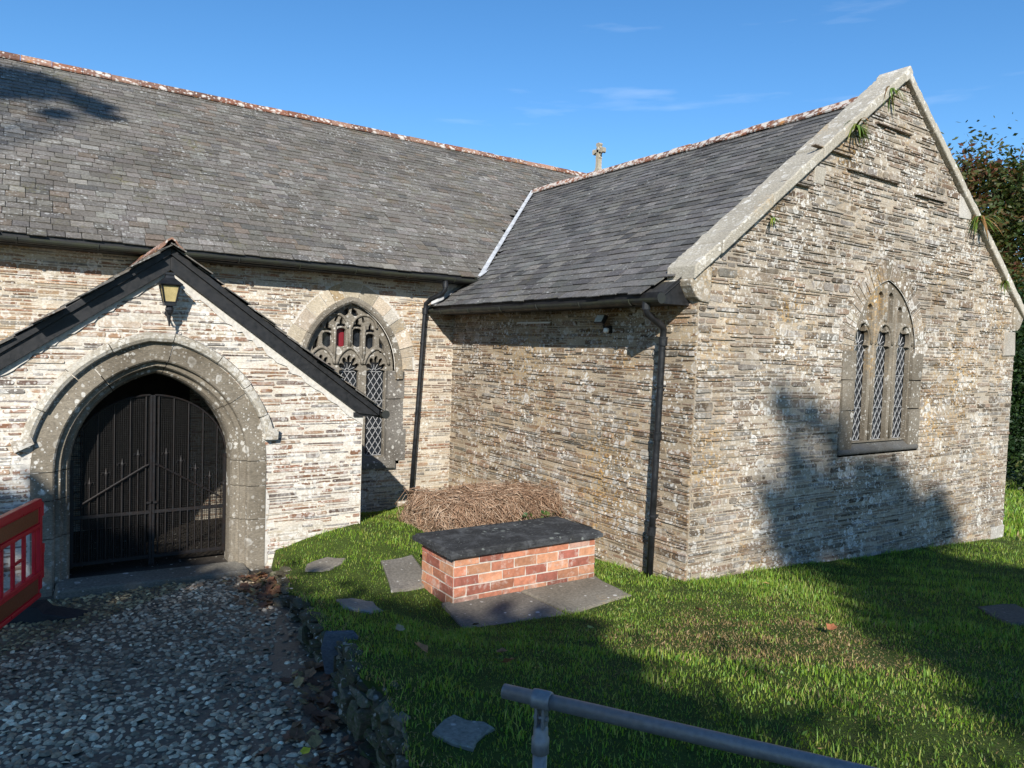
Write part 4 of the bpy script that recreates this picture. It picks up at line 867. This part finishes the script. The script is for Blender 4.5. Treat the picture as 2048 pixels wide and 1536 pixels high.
def ribbons(P, w, tint):
    n, m, _ = P.shape; a = np.zeros((n, m, 2, 3)); d = np.zeros_like(P); d[:, 1:-1] = P[:, 2:] - P[:, :-2]; d[:, 0] = P[:, 1] - P[:, 0]; d[:, -1] = P[:, -1] - P[:, -2]
    r = RNG.normal(0, 1, (n, 1, 3)); s = np.cross(d, r); s /= np.linalg.norm(s, axis=2, keepdims=True) + 1e-9; u = np.cross(d, s); u /= np.linalg.norm(u, axis=2, keepdims=True) + 1e-9
    w = np.asarray(w).reshape(n, 1, 1); V = np.stack([P + s * w, P - s * w * .5 + u * w * .87, P - s * w * .5 - u * w * .87], 2)   # n,m,3,3
    V = V.reshape(-1, 3); base = (np.arange(n) * m * 3)[:, None, None]; fs = []
    for k in range(m - 1):
        for q in range(3): fs.append(np.array([k * 3 + q, k * 3 + (q + 1) % 3, (k + 1) * 3 + (q + 1) % 3, (k + 1) * 3 + q]))
    F = (base + np.array(fs)[None]).reshape(-1, 4); return V, F, np.repeat(tint, m * 3, axis=0)
tint = np.array([(.36, .235, .155), (.28, .17, .105), (.46, .34, .24), (.19, .115, .07)])[rs.integers(0, 4, n)] * rs.uniform(.8, 1.2, (n, 1))
V, F, T_ = ribbons(P, rs.uniform(.0018, .004, n), tint); tw = np_mesh('cut_twigs', V, F, T_, M['twig'], rg); tag(tw, 'mat of dry brown cut twigs', kind='stuff')
n = 170; P = np.zeros((n, 6, 3)); cx_, cy_ = rs.uniform(bx0 - .02, bx1 - .05, n), rs.uniform(by0 - .05, by1, n); an = rs.uniform(0, 6.28, n); ln = rs.uniform(.12, .38, n); lift = rs.uniform(-.08, .12, n); cv = rs.normal(0, 1.3, n)
for k in range(6): t_ = k / 5; P[:, k, 0] = np.minimum(cx_ + np.cos(an + cv * t_) * ln * t_, -.02); P[:, k, 1] = cy_ + np.sin(an + cv * t_) * ln * t_; P[:, k, 2] = .42 - .3 * np.clip(by0 + .03 - P[:, k, 1], 0, .3) / .12 + lift * math.sin(t_ * 2.6) - .05 * t_
V, F, T_ = ribbons(P, rs.uniform(.0015, .0035, n), np.array([(.5, .38, .27)]) * rs.uniform(.5, 1.1, (n, 1))); tag(np_mesh('stray_twigs', V, F, T_, M['twig'], rg), 'loose twigs sticking out of the heap', kind='stuff')
mbi = MB()
for k in range(90): leaf_mesh(mbi, (random.gauss(-.42, .16), by0 - .09 - random.random() * .04, random.uniform(.14, .34)), random.uniform(.02, .04), rrot(1.2), pick([(.7, (.03, .075, .018)), (.3, (.08, .11, .025))]))
tag(obj('ivy_leaves', mbi, M['foliage'], rg, fix=False), 'green ivy leaves trailing from the heap', kind='stuff')

for x, y, s, c, lab in ((-3.74, -6.42, .085, (.32, .14, .06), 'large orange-brown fallen leaf at the grass edge above the retaining wall'), (-3.28, -6.62, .06, (.25, .11, .05), 'small brown leaf flat in the grass left of the handrail'), (-3.42, -6.9, .075, (.27, .12, .055), 'curled brown leaf in the grass beside the handrail end'),
        (-.95, -6.15, .075, (.34, .16, .09), 'pinkish brown leaf lying on the sunlit lawn'), (-.72, -7.22, .07, (.26, .1, .045), 'rust brown leaf by the dry patch of lawn'), (-2.74, -5.44, .05, (.2, .12, .06), 'dull leaf at the front edge of the grey slab'),
        (-3.06, -4.9, .045, (.36, .29, .06), 'yellow leaf in the grass left of the brick tomb'), (-2.15, -6.15, .05, (.3, .3, .08), 'yellow-green leaf in the shaded lawn'), (-3.55, -5.75, .06, (.33, .23, .13), 'pale tan leaf in the grass above the blue slate stone'), (.35, -5.85, .055, (.38, .26, .09), 'yellow leaf on the grass below the gable wall')):
    mb = MB(); z = zg(x, y) + .055; leaf_mesh(mb, (x, y, z), s * .78, rrot(.45), c, .6); tag(obj('fallen_leaf', mb, M['leaf'], None, (x, y, z)), lab, 'leaf', 'fallen leaves on the grass')
for x, y, c, lab in ((-4.55, -6.75, (.55, .42, .03), 'bright yellow leaf on the cobbles, right one'), (-4.72, -6.95, (.5, .4, .03), 'bright yellow leaf on the cobbles, left one')):
    mb = MB(); z = zp(x, y) + .035; leaf_mesh(mb, (x, y, z), .035, rrot(.2), c); tag(obj('fallen_leaf', mb, M['leaf'], None, (x, y, z)), lab, 'leaf', 'fallen leaves on the path')
mb = MB()
for k in range(260):      # drift of dead leaves in the gutter of the path
    y = random.choice((random.uniform(-8, -5.6), random.uniform(-3.9, -2.7))); x = float(xe(y)) - abs(random.gauss(0, .16)) - .05; leaf_mesh(mb, (x, y, zp(x, y) + random.uniform(.01, .04)), random.uniform(.03, .065), rrot(.5), pick([(.5, (.13, .06, .035)), (.3, (.2, .1, .05)), (.2, (.26, .17, .07))]))
tag(obj('leaf_litter', mb, M['leaf']), 'brown dead leaves drifted along the foot of the retaining wall', 'leaf litter', kind='stuff')

# ------------------------------------------------------------------ path with cobbles
mb = MB(); xs = np.concatenate([np.linspace(-1, 0, 40)]); yy = np.linspace(-13, PY + .1, 70)
for j in range(len(yy)):
    for i in range(len(xs)): 
        x = float(xe(yy[j])) + 3.6 * xs[i] + .06 * (xs[i] > -.001) * 0; mb.v.append((x, yy[j], zp(x, yy[j])))
for j in range(len(yy) - 1):
    for i in range(len(xs) - 1): a = j * len(xs) + i; mb.f.append((a, a + 1, a + len(xs) + 1, a + len(xs)))
mb.c = [(.095, .08, .06)] * len(mb.v)
pv, pf, pt_ = np.array(mb.v), [tuple(f) for f in mb.f], np.array(mb.c)
prs = RNG; cell = .042; pts = []
for j, y in enumerate(np.arange(-9.4, -2.5, cell * .87)):
    x0 = float(xe(y)); xs_ = np.arange(x0 - 3.3, x0 - .02, cell) + (j % 2) * cell / 2; pts.append(np.stack([xs_, np.full(len(xs_), y)], 1))
pts = np.concatenate(pts); pts += prs.normal(0, cell * .2, pts.shape); pts = pts[pts[:, 0] < xe(pts[:, 1]) - .03]
edge_d = xe(pts[:, 1]) - pts[:, 0]; keep = prs.random(len(pts)) < np.clip(.2 + edge_d * 1.5, 0, .93); pts = pts[keep]; n = len(pts)
nr, ns = 3, 9; unit = [(0, 0, 1)] + [(math.sin(t_) * math.cos(2 * math.pi * k / ns), math.sin(t_) * math.sin(2 * math.pi * k / ns), math.cos(t_)) for t_ in (.55, 1.05, 1.6) for k in range(ns)]; unit = np.array(unit)
U = np.repeat(unit[None], n, 0) * (1 + prs.normal(0, .07, (n, len(unit), 1)))
sz = prs.uniform(.015, .029, (n, 1)) * np.where(prs.random((n, 1)) < .07, 1.45, 1); el = prs.uniform(.62, 1, (n, 1)); U[:, :, 0] *= sz; U[:, :, 1] *= sz * el; U[:, :, 2] *= prs.uniform(.4, .8, (n, 1)) * .019
ro = prs.uniform(0, np.pi, n); c, s = np.cos(ro)[:, None], np.sin(ro)[:, None]; X_ = U[:, :, 0] * c - U[:, :, 1] * s; Y_ = U[:, :, 0] * s + U[:, :, 1] * c
tlx, tly = prs.normal(0, .25, (n, 1)), prs.normal(0, .25, (n, 1)); U[:, :, 2] += X_ * tlx + Y_ * tly; U[:, :, 0] = X_ + pts[:, :1]; U[:, :, 1] = Y_ + pts[:, 1:]; U[:, :, 2] += (zpath(pts[:, 0], pts[:, 1]) + prs.normal(0, .006, n) - .004)[:, None]
ct = np.array([(.28, .235, .18), (.17, .142, .108), (.36, .315, .25), (.12, .098, .072), (.22, .16, .11), (.52, .47, .38)])[prs.choice(6, n, p=[.28, .26, .15, .15, .1, .06])] * prs.uniform(.75, 1.25, (n, 1)); st_ = vnoise(pts[:, 0], pts[:, 1], 1.6)[:, None]; fine_ = vnoise(pts[:, 0] + 9, pts[:, 1], 5.0)[:, None]; ct = ct * (1.35 + .36 * st_ + .26 * fine_) * np.array((1.12, 1, .85)); ct = np.where(vnoise(pts[:, 0] + 2, pts[:, 1] + 4, 1.1)[:, None] > .42, ct * np.array((.62, .64, .52)), ct)
m = len(unit); uf = [(0, 1 + k, 1 + (k + 1) % ns) for k in range(ns)]; uf4 = [(1 + r * ns + k, 1 + (r + 1) * ns + k, 1 + (r + 1) * ns + (k + 1) % ns, 1 + r * ns + (k + 1) % ns) for r in range(2) for k in range(ns)]
me = bpy.data.meshes.new('path'); b0 = len(pv); allv = np.concatenate([pv, U.reshape(-1, 3)]); faces = list(pf)
F3 = (b0 + np.arange(n)[:, None, None] * m + np.array(uf)[None]).reshape(-1, 3); F4 = (b0 + np.arange(n)[:, None, None] * m + np.array(uf4)[None]).reshape(-1, 4)
lv = np.concatenate([np.array(pf).ravel(), F3.ravel(), F4.ravel()]); cnt = np.concatenate([np.full(len(pf), 4), np.full(len(F3), 3), np.full(len(F4), 4)])
me.vertices.add(len(allv)); me.vertices.foreach_set('co', allv.astype(np.float32).ravel()); me.loops.add(len(lv)); me.loops.foreach_set('vertex_index', lv.astype(np.int32)); me.polygons.add(len(cnt)); me.polygons.foreach_set('loop_start', np.concatenate([[0], np.cumsum(cnt)[:-1]]).astype(np.int32)); me.update(calc_edges=True)
a = me.attributes.new('tint', 'FLOAT_COLOR', 'POINT'); arr = np.ones((len(allv), 4), np.float32); arr[:, :3] = np.concatenate([pt_, np.repeat(ct, m, 0)]); a.data.foreach_set('color', arr.ravel())
pth = link_mesh('path', me, M['pebble'], smooth=True); tag(pth, 'path of grey pebble cobbles', kind='structure')

# ------------------------------------------------------------------ retaining wall of the grass bank
mb = MB(); y = -9.8
while y < -2.9:
    x = float(xe(y)); lo_, hi_ = zp(x, y) - .03, zg(x + .12, y) - .035; h = hi_ - lo_; z = lo_
    while z < hi_ - .01:
        hh = random.uniform(.03, .085); w = random.uniform(.1, .26); tall = random.random() < .15
        if tall: hh = min(hi_ - z, random.uniform(.12, .25)); w = random.uniform(.05, .09)
        mb.rock((x + .015 + random.uniform(-.03, .03) + (z - lo_) * .14, y + random.uniform(-.05, .05), z + hh / 2), (random.uniform(.08, .14), w, hh), Matrix.Rotation(random.uniform(-.25, .25), 3, 'Z') @ Matrix.Rotation(random.uniform(-.15, .15), 3, 'X'), pick([(.4, (.11, .10, .075)), (.25, (.17, .155, .125)), (.35, (.07, .062, .045))]))
        z += hh * .85
    y += random.uniform(.05, .095)
tag(obj('retaining_wall', mb, M['rubble']), 'low mossy rubble wall holding the grass bank beside the cobbled path', 'retaining wall')
mb = MB(); mb.prism([(-.10, -.13), (.03, -.14), (.10, .09), (.06, .13), (-.12, .12), (-.14, .02)], -.02, .02, lambda p, d: Vector((-4.0, -5.82, .31)) + Matrix.Rotation(-.55, 3, 'Z') @ Vector((p[0], d + p[1] * .25, p[1])), (.085, .1, .13)); bevel(tag(obj('slate_stone', mb, M['tomb_slab'], None, (-4.0, -5.82, .18)), 'blue-grey slate slab leaning on the edge of the retaining wall', 'stone'), .008)

# ------------------------------------------------------------------ galvanised handrail
hr = empty('handrail', (-4.42, -8.5, .6), 'galvanised tube handrail at the edge of the grass, front', 'handrail')
A, B = Vector((-4.545, -8.55, 1.305)), Vector((-3.35, -9.98, 1.30)); d = (B - A).normalized()
ra = Vector((-4.54, -8.54, 1.30)); rb = Vector((-4.08, -9.33, 1.325)); d = (rb - ra).normalized()
mb = MB(); mb.tube([ra, ra + d * 3.2], .0215, 20); o = obj('rail', mb, M['galv'], hr, smooth=True); mb = MB(); mb.lathe(ra - d * .003, [(.010, 0), (.0215, .004), (.0215, .01)], 20, d); obj('end_cap', mb, M['galv'], hr)
pp = ra + d * .125
for q, full in ((pp, 1), (pp + d * 1.7, 1)):
    mb = MB(); mb.lathe(q - d * .03, [(.0225, 0), (.027, .002), (.028, .012), (.028, .05), (.027, .058), (.0225, .06)], 20, d); obj('clamp_ring', mb, M['galv'], hr, smooth=True)
    mb = MB()
    for s in (-1, 1): mb.box(q + d * (s * .011) - Vector((0, 0, .05)), (.008, .034, .075), Matrix.Rotation(math.atan2(d.y, d.x), 3, 'Z'))
    mb.tube([q - d * .022 - Vector((0, 0, .055)), q + d * .022 - Vector((0, 0, .055))], .009, 8); obj('clamp_lug', mb, M['galv'], hr)
    mb = MB(); mb.lathe(q - Vector((0, 0, .16)), [(.0225, 0), (.0265, .002), (.0265, .045), (.0225, .048), (.0222, .075), (.013, .085)], 18); obj('post_socket', mb, M['galv'], hr, smooth=True)
    mb = MB(); mb.tube([q - Vector((0, 0, .15)), Vector((q.x, q.y, zg(q.x, q.y) - .1))], .0215, 18); obj('post', mb, M['galv'], hr, smooth=True)

# ------------------------------------------------------------------ red plastic barrier
bd = Vector((-.37, -.93, 0)).normalized(); bn = Vector((bd.y, -bd.x, 0)); bo = Vector((-5.63, -3.0, zp(-5.63, -3.0) + .02)); br = empty('barrier', bo, 'red plastic pedestrian barrier on a black rubber foot beside the porch door', 'barrier')
RB = Matrix((( bd.x, bn.x, 0), (bd.y, bn.y, 0), (0, 0, 1)))
def bp(u, d, z): return bo + bd * u + bn * d + Vector((0, 0, z))
mb = MB()
def bbox(u0, u1, z0, z1, th): mb.box(bp((u0 + u1) / 2, 0, (z0 + z1) / 2), (u1 - u0, th, z1 - z0), RB)
bbox(.02, 1.98, .93, 1.0, .055); bbox(.02, 1.98, .79, .93, .03); bbox(.02, 1.98, .75, .79, .05); bbox(.02, 1.98, .34, .38, .05); bbox(.02, 1.98, .19, .34, .03); bbox(.02, 1.98, .15, .19, .05)
for k in range(10):
    u = .11 + k * .195; bbox(u - .02, u + .02, .36, .77, .026)
    if k % 2: bbox(u, u + .195, .55, .575, .02)
bbox(.0, .045, .22, .98, .05); bbox(-.045, -.012, .30, .60, .045); bbox(-.05, 0, .52, .60, .05); bbox(-.04, 0, .30, .36, .05); bbox(-.03, .0, .84, .96, .05)
bbox(1.955, 2.0, .15, .98, .05); bevel(obj('panel', mb, M['red_plastic'], br), .009)
mb = MB()
for s in (-1, 1): mb.box(bp(1.0, s * .0175, .862), (1.85, .003, .115), RB); mb.box(bp(1.0, s * .0175, .265), (1.85, .003, .12), RB)
obj('reflective_strip', mb, M['reflective'], br)
mb = MB(); mb.tube([bp(-.028, 0, .86), bp(-.03, .0, .70), bp(-.028, 0, .6)], .008, 8); obj('link_pin', mb, M['galv'], br)
for u in (.1, 1.85):
    mb = MB(); mb.prism([(-.38, 0), (.38, 0), (.38, .03), (.1, .09), (.06, .14), (-.06, .14), (-.1, .09), (-.38, .03)], u - .11, u + .11, lambda p, q: bp(q, p[0], p[1] - .02)); bevel(obj('rubber_foot', mb, M['rubber'], br), .01)

# ------------------------------------------------------------------ grass
def grass(name, x, y, hmin, hmax, wd, dry):
    ok = x > xe(y) + .02
    ok &= ~((x > -.02) & (x < WX + .02) & (y > -L - .005)); ok &= ~((y > -.005)); ok &= ~((x < -2.49) & (y > PY - .01))
    for p in GX: ok &= ~inpoly(x, y, p)
    x, y = x[ok], y[ok]; n = len(x); z = zgrass(x, y)
    pn = vnoise(x, y, 2.1); dryf = np.clip(np.exp(-(((x + 1.15) / .95) ** 2 + ((y + 7.0) / .95) ** 2)) * 2.1 * np.clip(.65 + .8 * vnoise(x, y, 4.5), 0, 1.2) + .25 * np.maximum(0, vnoise(x + 3, y, 1.3) - .25) + np.exp(-((x - xe(y)) / .16) ** 2) * .45 + np.exp(-(((x + 1.6) / .5) ** 2 + ((y + 1.6) / .5) ** 2)) * .5, 0, .95) * dry
    isdry = RNG.random(n) < dryf * .85; cl = vnoise(x * 1.0 + 5, y, 9.0); h = RNG.uniform(hmin, hmax, n) * (1 + .3 * pn) * (1 + .45 * cl) * np.where(RNG.random(n) < .04, 1.7, 1) * np.where(isdry, .8, 1) * np.where((y > -L - .1) & (x > 0) | (x > -.1), 1.35, 1); flat = np.where(isdry, 1.5, .75)
    az = RNG.uniform(0, 2 * np.pi, n); ln = RNG.uniform(.25, 1.0, n) * flat; dx, dy = np.cos(az), np.sin(az); w = RNG.uniform(.6, 1.2, n) * wd
    fx, fy = RNG.uniform(0, 2 * np.pi, n), 0; sx, sy = -np.sin(az + RNG.normal(0, .6, n)), np.cos(az)
    gcol = np.array([(.14, .25, .022), (.10, .19, .02), (.19, .275, .03), (.24, .26, .055)])[RNG.integers(0, 4, n)] * RNG.uniform(.75, 1.25, (n, 1)) * (1 + .18 * pn[:, None]) * (1 + .22 * cl[:, None]); weed = RNG.random(n) < .012 + .05 * (vnoise(x + 7, y - 3, 3.3) > .5); w = np.where(weed, w * 3.6, w); h = np.where(weed, h * .7, h); gcol[weed] = np.array((.10, .20, .03)); dcol_ = np.array([(.30, .2, .09), (.22, .14, .06), (.38, .28, .14)])[RNG.integers(0, 3, n)]
    V = np.zeros((n, 5, 3)); b = np.stack([x, y, z - .008], 1)
    m1 = b + np.stack([dx * h * ln * .3, dy * h * ln * .3, h * .6 / np.sqrt(1 + ln * ln * .25)], 1); tp_ = b + np.stack([dx * h * ln, dy * h * ln, h / np.sqrt(1 + ln * ln)], 1); sd = np.stack([sx * w, sy * w, np.zeros(n)], 1)
    V[:, 0] = b - sd; V[:, 1] = b + sd; V[:, 2] = m1 + sd * .75; V[:, 3] = m1 - sd * .75; V[:, 4] = tp_
    t_ = np.where(isdry[:, None], dcol_, gcol); base = np.arange(n)[:, None] * 5
    F = np.concatenate([base + np.array([[0, 1, 2]]), base + np.array([[0, 2, 3]]), base + np.array([[3, 2, 4]])]); o = np_mesh(name, V.reshape(-1, 3), F, np.repeat(t_, 5, 0), M['grass']); return o
def scatter(x0, x1, y0, y1, dens): n = int((x1 - x0) * (y1 - y0) * dens); return RNG.uniform(x0, x1, n), RNG.uniform(y0, y1, n)
S1 = [scatter(-4.8, .6, -9.3, -5.0, 3400), scatter(.6, 3.4, -9.0, -5.1, 2000), scatter(-4.0, .0, -5.0, -.0, 2600), scatter(3.4, 9.5, -8.5, -5.1, 1100)]
wx = RNG.uniform(0, WX, 900); S1.append((wx, -L - .01 - np.abs(RNG.normal(0, .05, 900)))); wy = RNG.uniform(-L, 0, 700); S1.append((-.02 - np.abs(RNG.normal(0, .05, 700)), wy)); wx = RNG.uniform(-2.5, 0, 300); S1.append((wx, -.01 - np.abs(RNG.normal(0, .04, 300))))
gr = grass('grass', np.concatenate([s[0] for s in S1]), np.concatenate([s[1] for s in S1]), .018, .042, .003, 1.0); tag(gr, 'short churchyard grass on the bank and lawn', 'grass', kind='stuff')
x, y = scatter(7.2, 26, -8, 7, 260); gr2 = grass('grass', x, y, .05, .11, .012, .6); tag(gr2, 'rough grass beyond the transept gable', 'grass', kind='stuff')

# ------------------------------------------------------------------ plants growing on the coping
def tuft(x, y, z, n, ln, lab, droop=1.0):
    mb = MB()
    for k in range(n):
        a = random.uniform(0, 2 * math.pi); l_ = ln * random.uniform(.5, 1.1); up = random.uniform(.1, 1.0); dx, dy = math.cos(a), math.sin(a) * .7 - .35; w = random.uniform(.011, .02); pts = []
        for i in range(6): t_ = i / 5; pts.append(Vector((x + dx * l_ * t_, y + dy * l_ * t_, z + l_ * (up * t_ - droop * t_ * t_ * 1.1))))
        sd = Vector((-dy, dx, .2)).normalized(); c = pick([(.55, (.10, .16, .03)), (.25, (.2, .22, .05)), (.2, (.2, .11, .04))]); vs = []
        for i, p_ in enumerate(pts): ww = w * (1 - (i / 5) ** 2 * .9); vs += [p_ - sd * ww, p_ + sd * ww]
        mb.add(vs, [(2 * i, 2 * i + 1, 2 * i + 3, 2 * i + 2) for i in range(5)], c)
    tag(obj('fern_tuft', mb, M['foliage'], None, (x, y, z)), lab, 'fern')
tuft(2.50, -L - .06, 5.12, 46, .26, 'green fern tuft growing under the upper left gable coping'); tuft(5.68, -L - .06, 4.42, 70, .32, 'large green fern tuft hanging on the right gable coping')
tuft(3.2, -L - .05, 5.72, 18, .2, 'withered brown tuft just below the gable apex', 1.6); tuft(1.05, -L - .05, 3.86, 10, .13, 'tiny sprig sprouting low on the left gable coping')
tuft(6.62, -L - .05, 3.62, 12, .15, 'small dry sprig near the lower end of the right gable coping', 1.5)

# ------------------------------------------------------------------ trees
def tree(name, base, trunk_r, blobs, nl, ls, pal, lab, clumps=60, group=None, cl_r=.28, limb=1.0):
    base = Vector(base); root = empty(name, base, lab, 'tree', group); mb = MB(); cen = sum((Vector(b[0]) for b in blobs), Vector()) / len(blobs); fork = base.lerp(Vector((cen.x, cen.y, base.z + (cen.z - base.z) * .55)), .9)
    path = [base + (fork - base) * t_ + Vector((random.uniform(-.08, .08), random.uniform(-.08, .08), 0)) * (t_ > 0) for t_ in np.linspace(0, 1, 6)]; mb.tube(path, [trunk_r * (1.25 if i == 0 else 1 - .09 * i) for i in range(6)], 10)
    for c, r in blobs:
        c = Vector(c)
        for k in range(5):
            tgt = c + Vector((random.uniform(-.6, .6) * r[0], random.uniform(-.6, .6) * r[1], random.uniform(-.2, .7) * r[2])); st_ = path[random.randint(3, 5)]; mid = st_.lerp(tgt, .5) + Vector((random.uniform(-.2, .2), random.uniform(-.2, .2), .25 + random.uniform(0, .3))); mb.tube([st_, st_.lerp(mid, .5), mid, mid.lerp(tgt, .6), tgt], [trunk_r * limb * q for q in (.45, .38, .28, .16, .05)], 6)
    obj('trunk', mb, M['bark'], root)
    vol = np.array([r[0] * r[1] * r[2] for c, r in blobs]) ** .67; pr_ = vol / vol.sum(); C_ = []; R_c = []
    for i, (c, r) in enumerate(blobs):
        nk = max(6, int(clumps * pr_[i])); d = RNG.normal(0, 1, (nk, 3)); d /= np.linalg.norm(d, axis=1, keepdims=True); C_.append(np.array(c) + d * np.array(r) * RNG.uniform(.35, 1.0, (nk, 1))); R_c.append(np.full(nk, min(r) * cl_r))
    C_ = np.concatenate(C_); R_c = np.concatenate(R_c); k = RNG.integers(0, len(C_), nl); P = C_[k] + np.clip(RNG.normal(0, 1, (nl, 3)), -1.9, 1.9) * (R_c[k] * RNG.uniform(.6, 1.3, nl))[:, None] * np.array([1.1, 1.1, .75])
    a = RNG.normal(0, 1, (nl, 3)); a[:, 2] *= .6; a /= np.linalg.norm(a, axis=1, keepdims=True); b = np.cross(a, RNG.normal(0, 1, (nl, 3))); b /= np.linalg.norm(b, axis=1, keepdims=True); s = (ls * RNG.uniform(.6, 1.25, nl))[:, None]
    V = np.stack([P - a * s, P + b * s * .45 - a * s * .1, P + a * s, P - b * s * .45 - a * s * .1], 1).reshape(-1, 3); F = np.arange(nl * 4).reshape(nl, 4)
    ps = np.array([q[1] for q in pal]); pw = np.array([q[0] for q in pal]); kt = RNG.choice(len(pal), len(C_), p=pw / pw.sum()); same = RNG.random(nl) < .6; kk = np.where(same, kt[k], RNG.choice(len(pal), nl, p=pw / pw.sum())); t_ = ps[kk] * RNG.uniform(.7, 1.3, (nl, 1))
    np_mesh('crown', V, F, np.repeat(t_, 4, 0), M['foliage'], root)
aut = [(.45, (.06, .07, .018)), (.22, (.10, .06, .02)), (.13, (.10, .038, .02)), (.2, (.04, .065, .016))]; grn_shaded = [(.7, (.014, .035, .009)), (.3, (.03, .06, .013))]; mid = [(.5, (.05, .09, .018)), (.5, (.08, .10, .02))]  # evergreen greens darkened further to carry shadow in the leaf colour
tree('autumn_tree', (21.6, 4.6, -1.9), .35, [((21.5, 4.2, 7.2), (3.2, 3, 2.6)), ((24.6, 3.2, 7.6), (3, 3, 3)), ((22.5, 4, 4.4), (3.4, 3, 2.6)), ((26, 4.5, 5), (3.2, 3, 3))], 80000, .11, aut, 'russet leaved autumn tree rising behind the right coping', 520, None, .17)
tree('evergreen_tree', (19.6, 1.2, -1.7), .3, [((19.6, 1.2, 2.6), (2.2, 2.2, 2.6)), ((21.8, .2, 2.8), (2.4, 2.2, 2.4)), ((19.8, 1.6, .6), (2.4, 2, 2.0)), ((22.8, .6, .4), (2.4, 2, 2.2))], 55000, .08, grn_shaded, 'dark evergreen tree below the russet tree at the right edge', 300, None, .22)
def hedge(name, a, b, h, th, n, lab):
    a, b = np.array(a), np.array(b); t_ = RNG.random(n); z = RNG.random(n); P = a + (b - a) * t_[:, None]; P = P + RNG.normal(0, th / 2.4, (n, 3)) * np.array([1, 1, .1]); P[:, 2] = P[:, 2] + z * h * (1 + .12 * np.sin(t_ * 40)) ; s = (.1 * RNG.uniform(.6, 1.3, n))[:, None]; u = RNG.normal(0, 1, (n, 3)); u /= np.linalg.norm(u, axis=1, keepdims=True); v = np.cross(u, RNG.normal(0, 1, (n, 3))); v /= np.linalg.norm(v, axis=1, keepdims=True)
    V = np.stack([P - u * s, P + v * s * .5, P + u * s, P - v * s * .5], 1).reshape(-1, 3); t2 = np.array([(.05, .085, .018), (.08, .11, .03), (.12, .13, .04), (.03, .05, .014)])[RNG.integers(0, 4, n)] * RNG.uniform(.7, 1.2, (n, 1)); o = np_mesh(name, V, np.arange(n * 4).reshape(n, 4), np.repeat(t2, 4, 0), M['foliage'], None, tuple(a)); return tag(o, lab, 'hedge')
hedge('hedge', (18, -1.6, -1.6), (26, -3.2, -1.8), 1.2, .9, 9000, 'low mixed hedge at the back of the lawn beyond the gable')

# trees standing behind the viewer; their shade falls on path, lawn, gable and roof
SHADE = [((-6.6, 3.7, 6.2), (1.0, 1.0, .6)), ((-5.7, 3.75, 6.25), (.6, .6, .4)), ((-5.0, 3.45, 6.05), (.4, .4, .25)), ((-5.3, 2.85, 5.65), (.22, .2, .15)), ((-4.65, 3.1, 5.8), (.25, .22, .16))]
def up(p, t_): return tuple(Vector(p) + SUN * t_)
tree('sycamore_tree', (-11.5, -15.0, .9), .32, [(up((-5.6, -5.0, 0), 14), (1.7, 1.7, 1.1)), (up((-6.6, -6.6, 0), 13.5), (2, 2, 1.5)), (up((-4.7, -7.2, .2), 13), (1.2, 1.2, 1.0)), (up((-7.0, -4.2, 0), 14), (1.5, 1.5, .8)), (up((-5.2, -9.2, .4), 13), (2, 2, 1.4)), (up((-4.2, -4.6, .1), 14.5), (.55, .55, .5)), (up((-5.7, -2.34, .55), 15), (.5, .5, .5)), (up((-4.9, -2.34, .05), 15), (.55, .5, .4))], 26000, .17, mid, 'leafy sycamore standing behind the viewer on the left', 300, None, .3)
tree('sycamore_tree', (-13.5, -23, 1.2), .35, [(up((-3.1, -6.4, .3), 22), (.5, .5, .4)), (up((-2.45, -6.15, .3), 22), (.28, .3, .2)), (up((-3.55, -7.4, .4), 21), (.65, .65, .45)), (up((-3.4, -5.6, .3), 22), (.45, .45, .3)), (up((-3.9, -8.5, .5), 21), (.8, .8, .5)), (up((1.0, -8.3, .3), 20), (1.7, 1.7, .6)), (up((-.6, -9.0, .4), 20), (.85, .85, .45)), (up((2.7, -6.5, 0), 23), (1.5, 1, .4))], 22000, .16, mid, 'tall leafy sycamore standing far behind the viewer', 260, None, .3)
tree('sycamore_tree', (-16, -36, 1.2), .35, [(up(P_, 42), R_) for P_, R_ in (((1.55, -5.13, .45), (.3, .3, .6)), ((1.75, -5.13, 1.1), (.2, .25, .3)), ((2.05, -5.13, 1.65), (.12, .2, .22)), ((1.5, -5.13, 1.8), (.1, .2, .3)), ((2.5, -5.13, .35), (.75, .6, .45)), ((3.6, -5.13, .3), (.9, .6, .45)), ((4.8, -5.13, .2), (.6, .6, .4)), ((3.3, -5.13, .8), (.35, .3, .25)), ((2.55, -5.13, 1.15), (.15, .2, .45)))], 3500, .19, mid, 'slender leafy sycamore farthest behind the viewer', 110, None, .36, .35)
tree('sycamore_tree', (-23, -18, 1), .35, [(up(P_, 26), R_) for P_, R_ in SHADE], 5200, .13, mid, 'tall sycamore beyond the left edge of the churchyard', 130, None, .3, .3)
